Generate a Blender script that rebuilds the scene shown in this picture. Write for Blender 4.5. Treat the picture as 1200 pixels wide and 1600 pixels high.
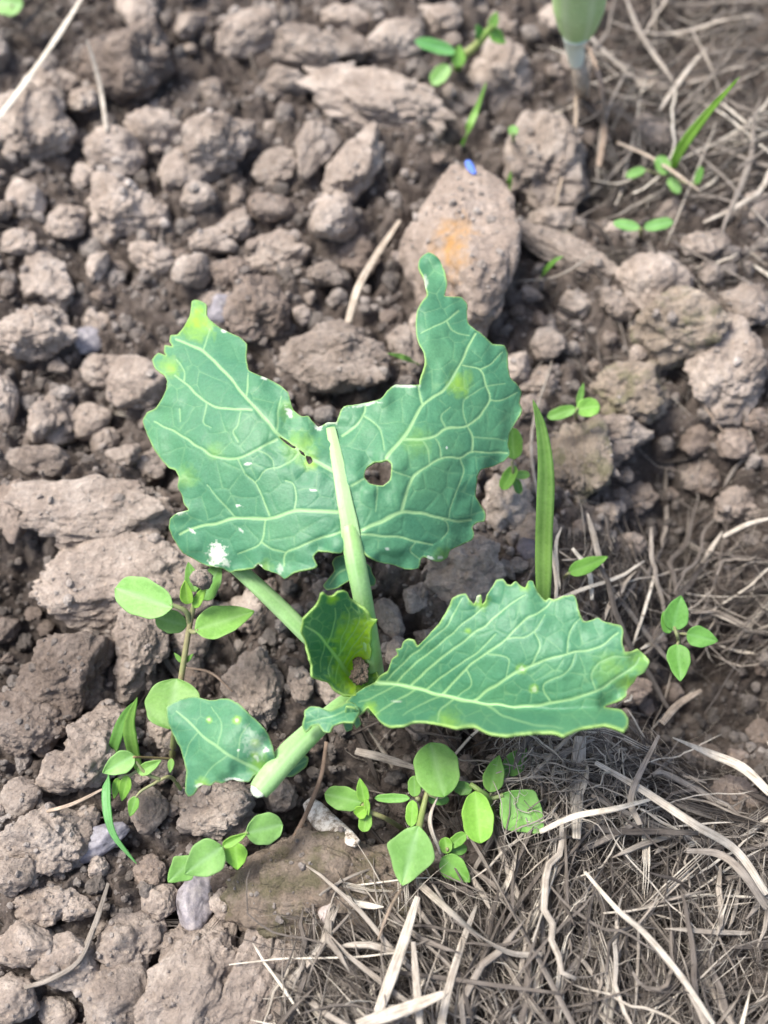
import bpy, math, random
import numpy as np
from mathutils import Vector, Matrix, geometry as mgeo

random.seed(7); rng = np.random.default_rng(11)
for o in list(bpy.data.objects): bpy.data.objects.remove(o)
S = bpy.context.scene
COL = S.collection

# ------------------------------------------------------------------ camera, sky, sun, exposure
PITCH = math.radians(62); DIST = 0.31; HALF = math.radians(25)
CAM = np.array([0.0, -DIST*math.cos(PITCH), DIST*math.sin(PITCH)])
FWD = np.array([0.0, math.cos(PITCH), -math.sin(PITCH)])
RIGHT = np.array([1.0, 0, 0]); UP = np.array([0.0, math.sin(PITCH), math.cos(PITCH)])
FOC = 800/math.tan(HALF)
cd = bpy.data.cameras.new('camera'); cam = bpy.data.objects.new('camera', cd); COL.objects.link(cam)
cam.location = CAM; cam.rotation_euler = (math.pi/2-PITCH, 0, 0)
cd.sensor_fit = 'VERTICAL'; cd.sensor_height = 24; cd.lens = 12/math.tan(HALF)
cd.clip_start = 0.005; cd.clip_end = 50
cd.dof.use_dof = True; cd.dof.focus_distance = 0.262; cd.dof.aperture_fstop = 6.0
S.camera = cam

W = bpy.data.worlds.new('World'); S.world = W; W.use_nodes = True
wn = W.node_tree; bg = wn.nodes['Background']
sky = wn.nodes.new('ShaderNodeTexSky'); sky.sky_type = 'NISHITA'; sky.sun_disc = False
SUN_EL, SUN_AZ = math.radians(60), math.radians(-72)      # azimuth from +Y (away from camera), towards -X
sky.sun_elevation = SUN_EL; sky.sun_rotation = SUN_AZ; sky.air_density = 1.0; sky.dust_density = 4.0; sky.ozone_density = 0.6
wn.links.new(sky.outputs[0], bg.inputs[0]); bg.inputs[1].default_value = 0.105
sl = bpy.data.lights.new('sun', 'SUN'); sl.energy = 2.1; sl.angle = math.radians(20); sl.color = (1, 0.97, 0.92)
so = bpy.data.objects.new('sun', sl); COL.objects.link(so); so.location = (-0.5, 0.6, 1.5)
sd = Vector((math.sin(SUN_AZ)*math.cos(SUN_EL), math.cos(SUN_AZ)*math.cos(SUN_EL), math.sin(SUN_EL)))
so.rotation_euler = sd.to_track_quat('Z', 'Y').to_euler()
S.view_settings.view_transform = 'Standard'; S.view_settings.look = 'None'
S.view_settings.exposure = 1.42; S.view_settings.gamma = 1

# ------------------------------------------------------------------ pixel <-> world
def ray(px, py):
    px = np.asarray(px, float); py = np.asarray(py, float)
    return FWD + ((px-600)/FOC)[..., None]*RIGHT - ((py-800)/FOC)[..., None]*UP
def P(px, py, z=0.0):
    d = ray(px, py); t = (np.asarray(z)-CAM[2])/d[..., 2]
    return CAM + d*t[..., None]
def mpp(p):                                    # metres per photo pixel at a point
    return float(np.dot(np.asarray(p)-CAM, FWD)/FOC)
def to_px(p):
    q = np.asarray(p)-CAM; d = q@FWD
    return np.stack([600+FOC*(q@RIGHT)/d, 800-FOC*(q@UP)/d], -1)

# ------------------------------------------------------------------ noise
def _h(ix, iy, iz, seed):
    n = (ix.astype(np.int64)*73856093) ^ (iy.astype(np.int64)*19349663) ^ (iz.astype(np.int64)*83492791) ^ (seed*2654435)
    n = (n ^ (n >> 13)) * 1274126177 & 0x7fffffff
    n = (n ^ (n >> 15)) * 668265263 & 0x7fffffff
    return (n ^ (n >> 14)) & 0xffffff
def vnoise(p, seed=0):                         # value noise, -1..1
    i = np.floor(p).astype(np.int64); f = p-i; f = f*f*f*(f*(f*6-15)+10)
    r = 0
    for dx in (0, 1):
        wx = f[:, 0] if dx else 1-f[:, 0]
        for dy in (0, 1):
            wy = f[:, 1] if dy else 1-f[:, 1]
            for dz in (0, 1):
                wz = f[:, 2] if dz else 1-f[:, 2]
                r = r + wx*wy*wz*(_h(i[:, 0]+dx, i[:, 1]+dy, i[:, 2]+dz, seed)/0xffffff)
    return r*2-1
def fbm(p, oct=4, seed=0, gain=.5):
    a = 1; s = 0
    for o in range(oct):
        s = s+a*vnoise(p*2**o+o*17.3, seed+o); a *= gain
    return s
def worley(p, seed=0):
    i = np.floor(p).astype(np.int64); best = np.full(len(p), 9.); f = p-i
    for dx in (-1, 0, 1):
        for dy in (-1, 0, 1):
            for dz in (-1, 0, 1):
                h = _h(i[:, 0]+dx, i[:, 1]+dy, i[:, 2]+dz, seed+1)
                best = np.minimum(best, ((h & 255)/255+dx-f[:, 0])**2+((h >> 8 & 255)/255+dy-f[:, 1])**2+((h >> 16)/255+dz-f[:, 2])**2)
    return np.sqrt(best)
def domes(x, y, s, seed):                      # crumbly lumps on a sheet, 0..1
    gx, gy = x/s, y/s; ix, iy = np.floor(gx).astype(np.int64), np.floor(gy).astype(np.int64)
    best = np.zeros_like(gx); z0 = np.zeros_like(ix)
    for dx in (-1, 0, 1):
        for dy in (-1, 0, 1):
            cx, cy = ix+dx, iy+dy
            jx = cx+_h(cx, cy, z0, seed)/0xffffff; jy = cy+_h(cx, cy, z0, seed+1)/0xffffff
            r = .38+.5*_h(cx, cy, z0, seed+2)/0xffffff; hh = .4+.6*_h(cx, cy, z0, seed+3)/0xffffff
            d2 = ((gx-jx)**2+(gy-jy)**2)/(r*r)
            best = np.maximum(best, hh*np.sqrt(np.clip(1-d2, 0, 1)))
    return best

# ------------------------------------------------------------------ the soil surface
pits = [(1085, 760, .026, -.030), (1135, 1060, .034, -.028), (25, 960, .022, -.014), (20, 860, .012, -.008),
        (410, 255, .012, -.008), (600, 1220, .022, -.012), (130, 680, .012, -.006), (590, 430, .014, -.009),
        (960, 280, .020, -.008), (1050, 60, .03, -.008), (450, 1280, .014, -.010), (270, 740, .014, -.008), (840, 430, .012, -.006)]
pits = [(P(a, b), r, d) for a, b, r, d in pits]
def macro(x, y):
    z = -.0075+.005*vnoise(np.stack([x*22, y*22, x*0+3], -1), 5)
    for c, r, d in pits:
        z = z+d*np.exp(-((x-c[0])**2+(y-c[1])**2)/(r*r))
    return z
def H(x, y):
    x = np.atleast_1d(np.asarray(x, float)); y = np.atleast_1d(np.asarray(y, float))
    p = np.stack([x, y, x*0], -1)
    wx = x+.0016*vnoise(p*260, 21)+.0005*vnoise(p*1100, 23); wy = y+.0016*vnoise(p*260, 22)+.0005*vnoise(p*1100, 24)
    z = macro(x, y)+.0065*domes(wx, wy, .013, 31)+.0046*domes(wx, wy, .0062, 41)+.0030*domes(wx, wy, .0031, 51)
    return z+.0005*fbm(p*700, 3, 61)
def H1(x, y): return float(H(x, y)[0])
def ground_px(px, py, lift=0.0):               # where the pixel's ray meets the soil, then lifted
    z = 0.0
    for _ in range(4):
        p = P(px, py, z); z = H1(p[0], p[1])+lift
    return P(px, py, z)

# ------------------------------------------------------------------ materials
def new_mat(name):
    m = bpy.data.materials.new(name); m.use_nodes = True; nt = m.node_tree
    return m, nt, nt.nodes['Principled BSDF'], nt.nodes['Material Output']
def nd(nt, t, **kw):
    n = nt.nodes.new(t)
    for k, v in kw.items(): setattr(n, k, v)
    return n
def noise_n(nt, co, scale, detail=4, rough=.6):
    n = nd(nt, 'ShaderNodeTexNoise'); n.inputs['Scale'].default_value = scale
    n.inputs['Detail'].default_value = detail; n.inputs['Roughness'].default_value = rough
    nt.links.new(co, n.inputs['Vector']); return n.outputs[0]
def ramp(nt, fac, stops):
    r = nd(nt, 'ShaderNodeValToRGB'); e = r.color_ramp.elements
    while len(e) < len(stops): e.new(.5)
    for q, (p, c) in zip(e, stops): q.position = p; q.color = (*c, 1) if len(c) == 3 else c
    nt.links.new(fac, r.inputs[0]); return r.outputs[0]
def mixc(nt, fac, a, b, mode='MIX'):
    m = nd(nt, 'ShaderNodeMix', data_type='RGBA', blend_type=mode)
    for v, s in ((fac, m.inputs[0]), (a, m.inputs[6]), (b, m.inputs[7])):
        if isinstance(v, (int, float)): s.default_value = v
        elif isinstance(v, tuple): s.default_value = (*v, 1)
        else: nt.links.new(v, s)
    return m.outputs[2]
def mth(nt, op, a, b=0.0):
    m = nd(nt, 'ShaderNodeMath', operation=op)
    for v, s in ((a, m.inputs[0]), (b, m.inputs[1])):
        if isinstance(v, (int, float)): s.default_value = v
        else: nt.links.new(v, s)
    return m.outputs[0]
def bump(nt, h, strength, dist, prev=None):
    b = nd(nt, 'ShaderNodeBump'); b.inputs['Strength'].default_value = strength; b.inputs['Distance'].default_value = dist
    nt.links.new(h, b.inputs['Height'])
    if prev is not None: nt.links.new(prev, b.inputs['Normal'])
    return b.outputs[0]

def soil_mat(name, dark, mid, pale, patch=None, use_tone=True, moss=0.0, vtone=False):
    m, nt, bs, out = new_mat(name)
    geo = nd(nt, 'ShaderNodeNewGeometry').outputs['Position']
    oi = nd(nt, 'ShaderNodeObjectInfo')
    n1 = noise_n(nt, geo, 90, 5, .65); n2 = noise_n(nt, geo, 620, 6, .7); n3 = noise_n(nt, geo, 2600, 3, .6)
    v = nd(nt, 'ShaderNodeTexVoronoi'); v.inputs['Scale'].default_value = 1150; nt.links.new(geo, v.inputs['Vector'])
    c = ramp(nt, n1, [(.30, dark), (.5, mid), (.68, pale)])
    f = ramp(nt, n2, [(.30, (.68,)*3), (.5, (1,)*3), (.70, (1.28,)*3)])
    c = mixc(nt, .85, c, f, 'MULTIPLY')
    # sand grains: some voronoi cells pale, some dark
    g = ramp(nt, v.outputs['Color'], [(.0, (.82,)*3), (.25, (1,)*3), (.80, (1.02,)*3), (.95, (1.45, 1.4, 1.32))])
    c = mixc(nt, .6, c, g, 'MULTIPLY')
    if moss:
        c = mixc(nt, mth(nt, 'MULTIPLY', ramp(nt, noise_n(nt, geo, 140, 4), [(.5, (0,)*3), (.62, (1,)*3)]), moss), c, (.10, .12, .045))
    if patch:
        tc = nd(nt, 'ShaderNodeTexCoord').outputs['Object']
        d = nd(nt, 'ShaderNodeVectorMath', operation='DISTANCE'); nt.links.new(tc, d.inputs[0]); d.inputs[1].default_value = patch
        dd = mth(nt, 'ADD', d.outputs['Value'], mth(nt, 'MULTIPLY', mth(nt, 'SUBTRACT', noise_n(nt, geo, 260, 5), .5), .8))
        c = mixc(nt, ramp(nt, dd, [(.12, (.8,)*3), (.40, (0,)*3)]), c, (.50, .29, .10))
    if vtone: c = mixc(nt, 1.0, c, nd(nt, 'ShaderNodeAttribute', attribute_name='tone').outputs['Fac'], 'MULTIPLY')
    if use_tone: c = mixc(nt, 1.0, c, oi.outputs['Color'], 'MULTIPLY')
    nt.links.new(c, bs.inputs['Base Color']); bs.inputs['Roughness'].default_value = .95; bs.inputs['Specular IOR Level'].default_value = .12
    n4 = noise_n(nt, geo, 300, 4, .6)
    b = bump(nt, n4, .7, .0022); b = bump(nt, n2, 1.0, .0015, b); b = bump(nt, n3, .7, .00035, b)
    nt.links.new(b, bs.inputs['Normal']); return m
M = {}
M['clod'] = soil_mat('dry_clod_soil', (.215, .183, .160), (.32, .28, .249), (.44, .398, .362))
M['clod_moss'] = soil_mat('weathered_clod_soil', (.205, .175, .142), (.29, .252, .212), (.39, .348, .30), moss=.5)
M['boulder'] = soil_mat('pale_clod_with_ochre', (.27, .225, .19), (.34, .29, .25), (.42, .37, .33), patch=(-.12, -.45, .62))
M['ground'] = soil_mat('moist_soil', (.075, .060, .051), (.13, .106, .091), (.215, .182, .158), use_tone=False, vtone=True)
M['crumb'] = soil_mat('crumb_soil', (.185, .157, .136), (.275, .24, .213), (.385, .347, .314), use_tone=False, vtone=True)

def stone_mat():
    m, nt, bs, out = new_mat('blue_grey_stone'); geo = nd(nt, 'ShaderNodeNewGeometry').outputs['Position']
    c = ramp(nt, noise_n(nt, geo, 300, 6, .7), [(.32, (.11, .103, .103)), (.5, (.20, .192, .208)), (.66, (.33, .31, .30))])
    c = mixc(nt, 1.0, c, nd(nt, 'ShaderNodeObjectInfo').outputs['Color'], 'MULTIPLY')
    nt.links.new(c, bs.inputs['Base Color']); bs.inputs['Roughness'].default_value = .5
    nt.links.new(bump(nt, noise_n(nt, geo, 900, 5), .4, .0006), bs.inputs['Normal']); return m
M['stone'] = stone_mat()

def leaf_mat(name, blade, blade2, vein, edge, yellow, scar, rough=.5, transl=.22, tcol=None, nscale=60, spec=.35):
    m, nt, bs, out = new_mat(name); geo = nd(nt, 'ShaderNodeNewGeometry').outputs['Position']
    at = nd(nt, 'ShaderNodeAttribute', attribute_name='leafdata'); sp = nd(nt, 'ShaderNodeSeparateColor')
    nt.links.new(at.outputs['Color'], sp.inputs[0])
    c = ramp(nt, noise_n(nt, geo, nscale, 5, .6), [(.36, blade), (.64, blade2)])
    f = ramp(nt, noise_n(nt, geo, 1400, 3, .6), [(.3, (.86,)*3), (.7, (1.12,)*3)]); c = mixc(nt, .7, c, f, 'MULTIPLY')
    c = mixc(nt, sp.outputs[2], c, yellow); c = mixc(nt, sp.outputs[0], c, vein); c = mixc(nt, sp.outputs[1], c, edge)
    c = mixc(nt, at.outputs['Alpha'], c, scar)
    c = mixc(nt, 1.0, c, nd(nt, 'ShaderNodeObjectInfo').outputs['Color'], 'MULTIPLY')
    nt.links.new(c, bs.inputs['Base Color']); bs.inputs['Roughness'].default_value = rough; bs.inputs['Specular IOR Level'].default_value = spec
    nt.links.new(bump(nt, noise_n(nt, geo, 1800, 4), .25, .0003, bump(nt, noise_n(nt, geo, 260, 3), .3, .0008)), bs.inputs['Normal'])
    tr = nd(nt, 'ShaderNodeBsdfTranslucent'); ms = nd(nt, 'ShaderNodeMixShader'); ms.inputs[0].default_value = transl
    tc = mixc(nt, 1.0, c, tcol or (1.25, 1.35, .6), 'MULTIPLY'); nt.links.new(tc, tr.inputs[0])
    nt.links.new(bs.outputs[0], ms.inputs[1]); nt.links.new(tr.outputs[0], ms.inputs[2]); nt.links.new(ms.outputs[0], out.inputs[0])
    return m
M['cab'] = leaf_mat('cabbage_leaf', (.061, .208, .110), (.092, .256, .126), (.29, .49, .225), (.32, .50, .14), (.25, .45, .05), (.66, .69, .60), rough=.5, spec=.42)
M['cabyoung'] = leaf_mat('young_cabbage_leaf', (.075, .235, .105), (.11, .28, .115), (.36, .56, .22), (.36, .54, .14), (.40, .60, .035), (.66, .69, .60), rough=.5, spec=.42, transl=.38)  # young tissue; its strong yellow also paints in light glowing through the cup
M['stalk'] = leaf_mat('cabbage_stalk', (.235, .445, .150), (.30, .51, .205), (.35, .55, .25), (.4, .55, .3), (.30, .48, .12), (.66, .72, .58), rough=.42, transl=.12, nscale=150)
M['weed'] = leaf_mat('weed_leaf', (.15, .335, .058), (.215, .42, .09), (.27, .46, .16), (.25, .42, .12), (.3, .5, .08), (.6, .65, .5), rough=.5, nscale=110)
M['weedstem'] = leaf_mat('weed_stem', (.20, .30, .10), (.25, .24, .13), (.3, .4, .15), (.3, .4, .15), (.3, .4, .15), (.5, .5, .4), transl=.1)
M['grass'] = leaf_mat('grass_leaf', (.17, .34, .075), (.23, .42, .105), (.34, .52, .19), (.2, .4, .1), (.3, .5, .08), (.3, .2, .1), rough=.45, nscale=90, transl=.4)
M['bulb'] = leaf_mat('seedling_sheath', (.42, .62, .26), (.52, .70, .34), (.62, .76, .46), (.6, .74, .4), (.3, .5, .08), (.78, .80, .76), transl=.08, nscale=120)

def straw_mat(name, cols):
    m, nt, bs, out = new_mat(name); uv = nd(nt, 'ShaderNodeUVMap').outputs[0]; geo = nd(nt, 'ShaderNodeNewGeometry').outputs['Position']
    mp = nd(nt, 'ShaderNodeMapping'); mp.inputs['Scale'].default_value = (9, 1.0, 1); nt.links.new(uv, mp.inputs[0])
    st = noise_n(nt, mp.outputs[0], 1.0, 5, .7)
    at = nd(nt, 'ShaderNodeAttribute', attribute_name='tone')
    c = ramp(nt, at.outputs['Fac'], cols)
    c = mixc(nt, .9, c, ramp(nt, st, [(.34, (.35,)*3), (.5, (1,)*3), (.66, (1.4,)*3)]), 'MULTIPLY')
    c = mixc(nt, .6, c, ramp(nt, noise_n(nt, geo, 330, 4), [(.35, (.6, .56, .52)), (.6, (1.1,)*3)]), 'MULTIPLY')
    nt.links.new(c, bs.inputs['Base Color']); bs.inputs['Roughness'].default_value = .75; bs.inputs['Specular IOR Level'].default_value = .2
    nt.links.new(bump(nt, st, .7, .0003), bs.inputs['Normal']); return m
M['straw'] = straw_mat('dead_straw', [(0, (.055, .046, .040)), (.3, (.17, .148, .128)), (.65, (.36, .32, .27)), (1, (.62, .57, .48))])
M['root'] = straw_mat('dry_root', [(0, (.14, .09, .06)), (.4, (.26, .19, .14)), (.7, (.38, .31, .24)), (1, (.50, .44, .36))])

def husk_mat():
    m, nt, bs, out = new_mat('mottled_husk'); geo = nd(nt, 'ShaderNodeNewGeometry').outputs['Position']
    c = ramp(nt, noise_n(nt, geo, 520, 6, .7), [(.38, (.13, .10, .07)), (.46, (.40, .35, .29)), (.58, (.70, .67, .61))])
    nt.links.new(c, bs.inputs['Base Color']); bs.inputs['Roughness'].default_value = .7
    nt.links.new(bump(nt, noise_n(nt, geo, 1100, 4), .5, .0004), bs.inputs['Normal']); return m
M['husk'] = husk_mat()
def plain(name, c, r=.6):
    m, nt, bs, out = new_mat(name); geo = nd(nt, 'ShaderNodeNewGeometry').outputs['Position']
    k = ramp(nt, noise_n(nt, geo, 900, 4), [(.3, tuple(x*.75 for x in c)), (.7, tuple(min(1, x*1.2) for x in c))])
    nt.links.new(k, bs.inputs['Base Color']); bs.inputs['Roughness'].default_value = r; return m
M['blue'] = plain('blue_plastic', (.10, .19, .62), .35)

# ------------------------------------------------------------------ mesh helpers
def tag(o, label, cat, group=None, kind=None):
    o['label'] = label
    if cat: o['category'] = cat
    if group: o['group'] = group
    if kind: o['kind'] = kind
    return o
def mesh_obj(name, V, F, mat, parent=None, smooth=True, data=None, tone=None, uv=None):
    me = bpy.data.meshes.new(name)
    V = np.asarray(V, np.float32); F = np.asarray(F, np.int32)
    nf, k = F.shape
    me.vertices.add(len(V)); me.vertices.foreach_set('co', V.ravel())
    me.loops.add(nf*k); me.loops.foreach_set('vertex_index', F.ravel())
    me.polygons.add(nf); me.polygons.foreach_set('loop_start', np.arange(0, nf*k, k, dtype=np.int32))
    me.polygons.foreach_set('loop_total', np.full(nf, k, np.int32))
    me.polygons.foreach_set('use_smooth', np.full(nf, smooth))
    if uv is not None:
        l = me.uv_layers.new(name='UVMap'); l.data.foreach_set('uv', np.asarray(uv, np.float32)[F.ravel()].ravel())
    if data is not None:
        a = me.attributes.new('leafdata', 'FLOAT_COLOR', 'POINT'); a.data.foreach_set('color', np.asarray(data, np.float32).ravel())
    if tone is not None:
        a = me.attributes.new('tone', 'FLOAT', 'POINT'); a.data.foreach_set('value', np.asarray(tone, np.float32).ravel())
    me.update(); me.validate()
    me.materials.append(mat)
    o = bpy.data.objects.new(name, me); COL.objects.link(o)
    if parent is not None: o.parent = parent; o.matrix_parent_inverse = parent.matrix_basis.inverted()
    return o
def empty(name, loc):
    o = bpy.data.objects.new(name, None); COL.objects.link(o); o.location = Vector(loc); o.empty_display_size = .01
    return o
def smooth_path(pts, n):
    pts = np.asarray(pts, float)
    if len(pts) < 3:
        t = np.linspace(0, 1, n)[:, None]; return pts[0]*(1-t)+pts[-1]*t
    q = np.vstack([2*pts[0]-pts[1], pts, 2*pts[-1]-pts[-2]]); m = len(pts)-1
    t = np.linspace(0, m, n); i = np.minimum(t.astype(int), m-1); f = (t-i)[:, None]
    a, b, c, d = q[i], q[i+1], q[i+2], q[i+3]
    return .5*((2*b)+(-a+c)*f+(2*a-5*b+4*c-d)*f**2+(-a+3*b-3*c+d)*f**3)
def tube_geo(path, rad, sides=8, flat=1.0, up=(0, 0, 1), twist=0.0, rib=0.0):
    path = np.asarray(path, float); n = len(path); rad = np.broadcast_to(np.asarray(rad, float), (n,))
    T = np.gradient(path, axis=0); T /= np.linalg.norm(T, axis=1)[:, None]+1e-12
    sd_ = np.cross(T, np.asarray(up, float)); l = np.linalg.norm(sd_, axis=1)
    sd_ = np.where((l < .05)[:, None], np.cross(T, (0.1, 1, 0)), sd_); sd_ /= np.linalg.norm(sd_, axis=1)[:, None]; w = np.cross(sd_, T)
    tw = (twist*np.arange(n)/n)[:, None]; sd_, w = sd_*np.cos(tw)+w*np.sin(tw), w*np.cos(tw)-sd_*np.sin(tw)
    a = np.arange(sides)/sides*2*math.pi
    V = (path[:, None]+rad[:, None, None]*(np.cos(a)[None, :, None]*sd_[:, None]+(flat*np.sin(a)*(1+rib*np.cos(sides*.5*a)))[None, :, None]*w[:, None])).reshape(-1, 3)
    UVs = np.stack([np.tile(np.abs(np.arange(sides)/sides*2-1), n), np.repeat(np.arange(n)/n*3, sides)], -1)
    i, j = np.meshgrid(np.arange(n-1), np.arange(sides), indexing='ij'); i = i.ravel(); j = j.ravel(); k = (j+1) % sides
    F = np.stack([i*sides+j, i*sides+k, (i+1)*sides+k, (i+1)*sides+j], -1)
    V = np.vstack([V, path[0], path[-1]]); UVs = np.vstack([UVs, [[.5, 0]], [[.5, 3]]]); a, b = len(V)-2, len(V)-1
    j = np.arange(sides); k = (j+1) % sides; o = np.ones(sides, int)
    return V, np.vstack([F, np.stack([a*o, k, j, j], -1), np.stack([b*o, (n-1)*sides+j, (n-1)*sides+k, (n-1)*sides+k], -1)]), UVs
def tris(F):                                   # quads (some degenerate) -> triangles
    F = np.asarray(F); a = F[:, [0, 1, 2]]; b = F[:, [0, 2, 3]]; b = b[F[:, 2] != F[:, 3]]
    return np.vstack([a, b])
def tube(name, path, rad, mat, parent=None, n=24, sides=10, flat=1.0, data=(0, 0, 0, 0), tone=None, up=(0, 0, 1), twist=0.0, rib=0.0, stripe=False):
    pa = smooth_path(path, n); ra = np.interp(np.linspace(0, 1, n), np.linspace(0, 1, len(np.atleast_1d(rad))), np.atleast_1d(rad))
    V, F, uv = tube_geo(pa, ra, sides, flat, up, twist, rib)
    dt = np.tile(np.asarray(data, float), (len(V), 1))
    if stripe:
        j = np.arange(len(V)) % sides; dt[:, 0] = np.clip(dt[:, 0]+np.array([.0, .7, .1, .5, .0, .9, .2])[j*5 % 7], 0, 1); dt[:, 2] = .5*np.clip(vnoise(V*90, 3), 0, 1)
    return mesh_obj(name, V, tris(F), mat, parent, data=dt, tone=np.full(len(V), .5 if tone is None else tone), uv=uv)

# ------------------------------------------------------------------ ground sheet
def stretch(lo, hi, step, far):
    core = np.arange(lo, hi+step/2, step); s = step; a = []; x = hi
    while x < far: s *= 1.25; x += s; a.append(x)
    b = []; s = step; x = lo
    while x > -far: s *= 1.25; x -= s; b.append(x)
    return np.concatenate([b[::-1], core, a])
gx = stretch(-.19, .19, .00095, 4); gy = stretch(-.165, .275, .00095, 4)
X, Y = np.meshgrid(gx, gy); Z = H(X.ravel(), Y.ravel())
V = np.stack([X.ravel(), Y.ravel(), Z], -1); nx, ny = len(gx), len(gy)
ii = (np.arange(ny-1)[:, None]*nx+np.arange(nx-1)).ravel()
F = np.stack([ii, ii+1, ii+nx+1, ii+nx], -1)
def tone_at(px, py):  # darker soil: moist hollows, and shade painted in under the plant
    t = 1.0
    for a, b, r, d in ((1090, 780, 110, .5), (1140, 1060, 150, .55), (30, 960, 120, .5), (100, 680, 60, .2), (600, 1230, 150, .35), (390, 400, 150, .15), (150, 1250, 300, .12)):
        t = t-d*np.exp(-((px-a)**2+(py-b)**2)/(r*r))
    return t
ZG = Z.reshape(ny, nx); MG = macro(X.ravel(), Y.ravel()).reshape(ny, nx)
def _look(G, x, y):                            # bilinear look-up in the tables of the ground sheet
    x = np.atleast_1d(np.asarray(x, float)); y = np.atleast_1d(np.asarray(y, float))
    i = np.clip(np.searchsorted(gx, x)-1, 0, nx-2); j = np.clip(np.searchsorted(gy, y)-1, 0, ny-2)
    u = (x-gx[i])/(gx[i+1]-gx[i]); v = (y-gy[j])/(gy[j+1]-gy[j])
    return (G[j, i]*(1-u)+G[j, i+1]*u)*(1-v)+(G[j+1, i]*(1-u)+G[j+1, i+1]*u)*v
def H(x, y): return _look(ZG, x, y)
def macro(x, y): return _look(MG, x, y)
FLOW = 2.2*vnoise(np.stack([X.ravel()*16+3, Y.ravel()*16, X.ravel()*0+1.5], -1), 77).reshape(ny, nx)+.35
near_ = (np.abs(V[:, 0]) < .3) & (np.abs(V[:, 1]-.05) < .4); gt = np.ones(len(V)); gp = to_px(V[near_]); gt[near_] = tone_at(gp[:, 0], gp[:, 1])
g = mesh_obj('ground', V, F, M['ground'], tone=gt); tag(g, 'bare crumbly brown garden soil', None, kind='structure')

# ------------------------------------------------------------------ clods
import bmesh
def ico(sub):
    bm = bmesh.new(); bmesh.ops.create_icosphere(bm, subdivisions=sub, radius=1)
    bm.verts.ensure_lookup_table(); V = np.array([v.co[:] for v in bm.verts]); F = np.array([[v.index for v in f.verts] for f in bm.faces]); bm.free(); return V, F
ICO6, ICO5, ICO4, ICO3, ICO2, ICO1 = ico(6), ico(5), ico(4), ico(3), ico(2), ico(1)
def clod_shape(base, seed, ang=.6, rough=1.0, planes=11, crack=1.0):
    V, F = base; r = np.random.default_rng(seed)
    n = r.normal(size=(planes, 3)); n /= np.linalg.norm(n, axis=1)[:, None]; d = r.uniform(.55, 1.0, planes)
    q = np.maximum(V@n.T, .02)/d                # cut by planes, soft max
    k = 14; rr = 1/(np.maximum((q**k).sum(1), 1e-9)**(1/k)); rr = np.minimum(rr, 1.35)
    rad = (1-ang)+ang*rr
    o = r.uniform(-50, 50, 3)
    rad = rad+.17*fbm(V*1.5+o, 3, seed)*rough
    Q = V*rad[:, None]; rad = rad+rough*.16*(.55-worley(Q*2.3+o, seed+7))
    Q = V*rad[:, None]; wl = worley(Q*5.5+o, seed+9); msk = np.clip(.45+1.1*fbm(V*2.2-o, 2, seed+3), 0, 1); rad = rad+rough*.095*msk*(.5-wl)
    Q = V*rad[:, None]
    if len(V) > 2000:
        wl = worley(Q*12+o, seed+11); rad = rad+rough*.045*np.clip(.3+fbm(V*3-o, 2, seed+4), 0, 1)*(.5-wl)
    rad = rad+rough*.05*fbm(Q*6+o, 5, seed+5, .62)
    if crack: rad = rad-crack*.09*np.exp(-(vnoise(Q*1.7+o, seed+21)/.05)**2)*np.clip(vnoise(Q*1.1-o, seed+22)*3, 0, 1)
    return V*np.maximum(rad, .25)[:, None], F
PROTO = []
for i in range(16):
    V, F = clod_shape(ICO5, 100+i, ang=random.choice([.45, .7, .85]), rough=random.choice([.7, 1.0, 1.3]), planes=random.choice([9, 12, 16]))
    o = mesh_obj('soil_clod', V, F, M['clod']); PROTO.append(o.data); bpy.data.objects.remove(o)
def place_lump(name, mesh, px, py, w, h, rot=0, tone=1.0, tint=(1, 1, 1), sink=.22, zs=.8, tilt=None, mat=None):
    a0 = P(px, py); s = mpp(a0); a = .5*w*s/.95; b = .5*h*s/.95; c = zs*math.sqrt(a*b)*min(1, 1.6*min(a, b)/max(a, b)) if abs(w-h) > 0 else zs*a
    z = 0
    for _ in range(4):
        p = P(px, py, z)
        z = float(np.mean(H([p[0], p[0]-a*.5, p[0]+a*.5, p[0], p[0]], [p[1], p[1], p[1], p[1]-b*.5, p[1]+b*.5])))+c*(1-2*sink)*.8
    o = bpy.data.objects.new(name, mesh); COL.objects.link(o)
    R = Matrix.Rotation(math.radians(rot), 4, 'Z') @ Matrix.Diagonal((a, b, c, 1))
    t = tilt if tilt is not None else (random.uniform(-.25, .25), random.uniform(-.25, .25))
    inner = Matrix.Rotation(random.choice([0, math.pi/2, math.pi, -math.pi/2]), 4, 'Z') @ Matrix.Rotation(random.choice([0, math.pi]), 4, 'X')
    Mx = Matrix.Translation(Vector(p)) @ Matrix.Rotation(t[0], 4, 'X') @ Matrix.Rotation(t[1], 4, 'Y') @ R @ inner
    o.matrix_world = Mx; o.color = (tone*tint[0], tone*tint[1], tone*tint[2], 1)
    return o
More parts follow.
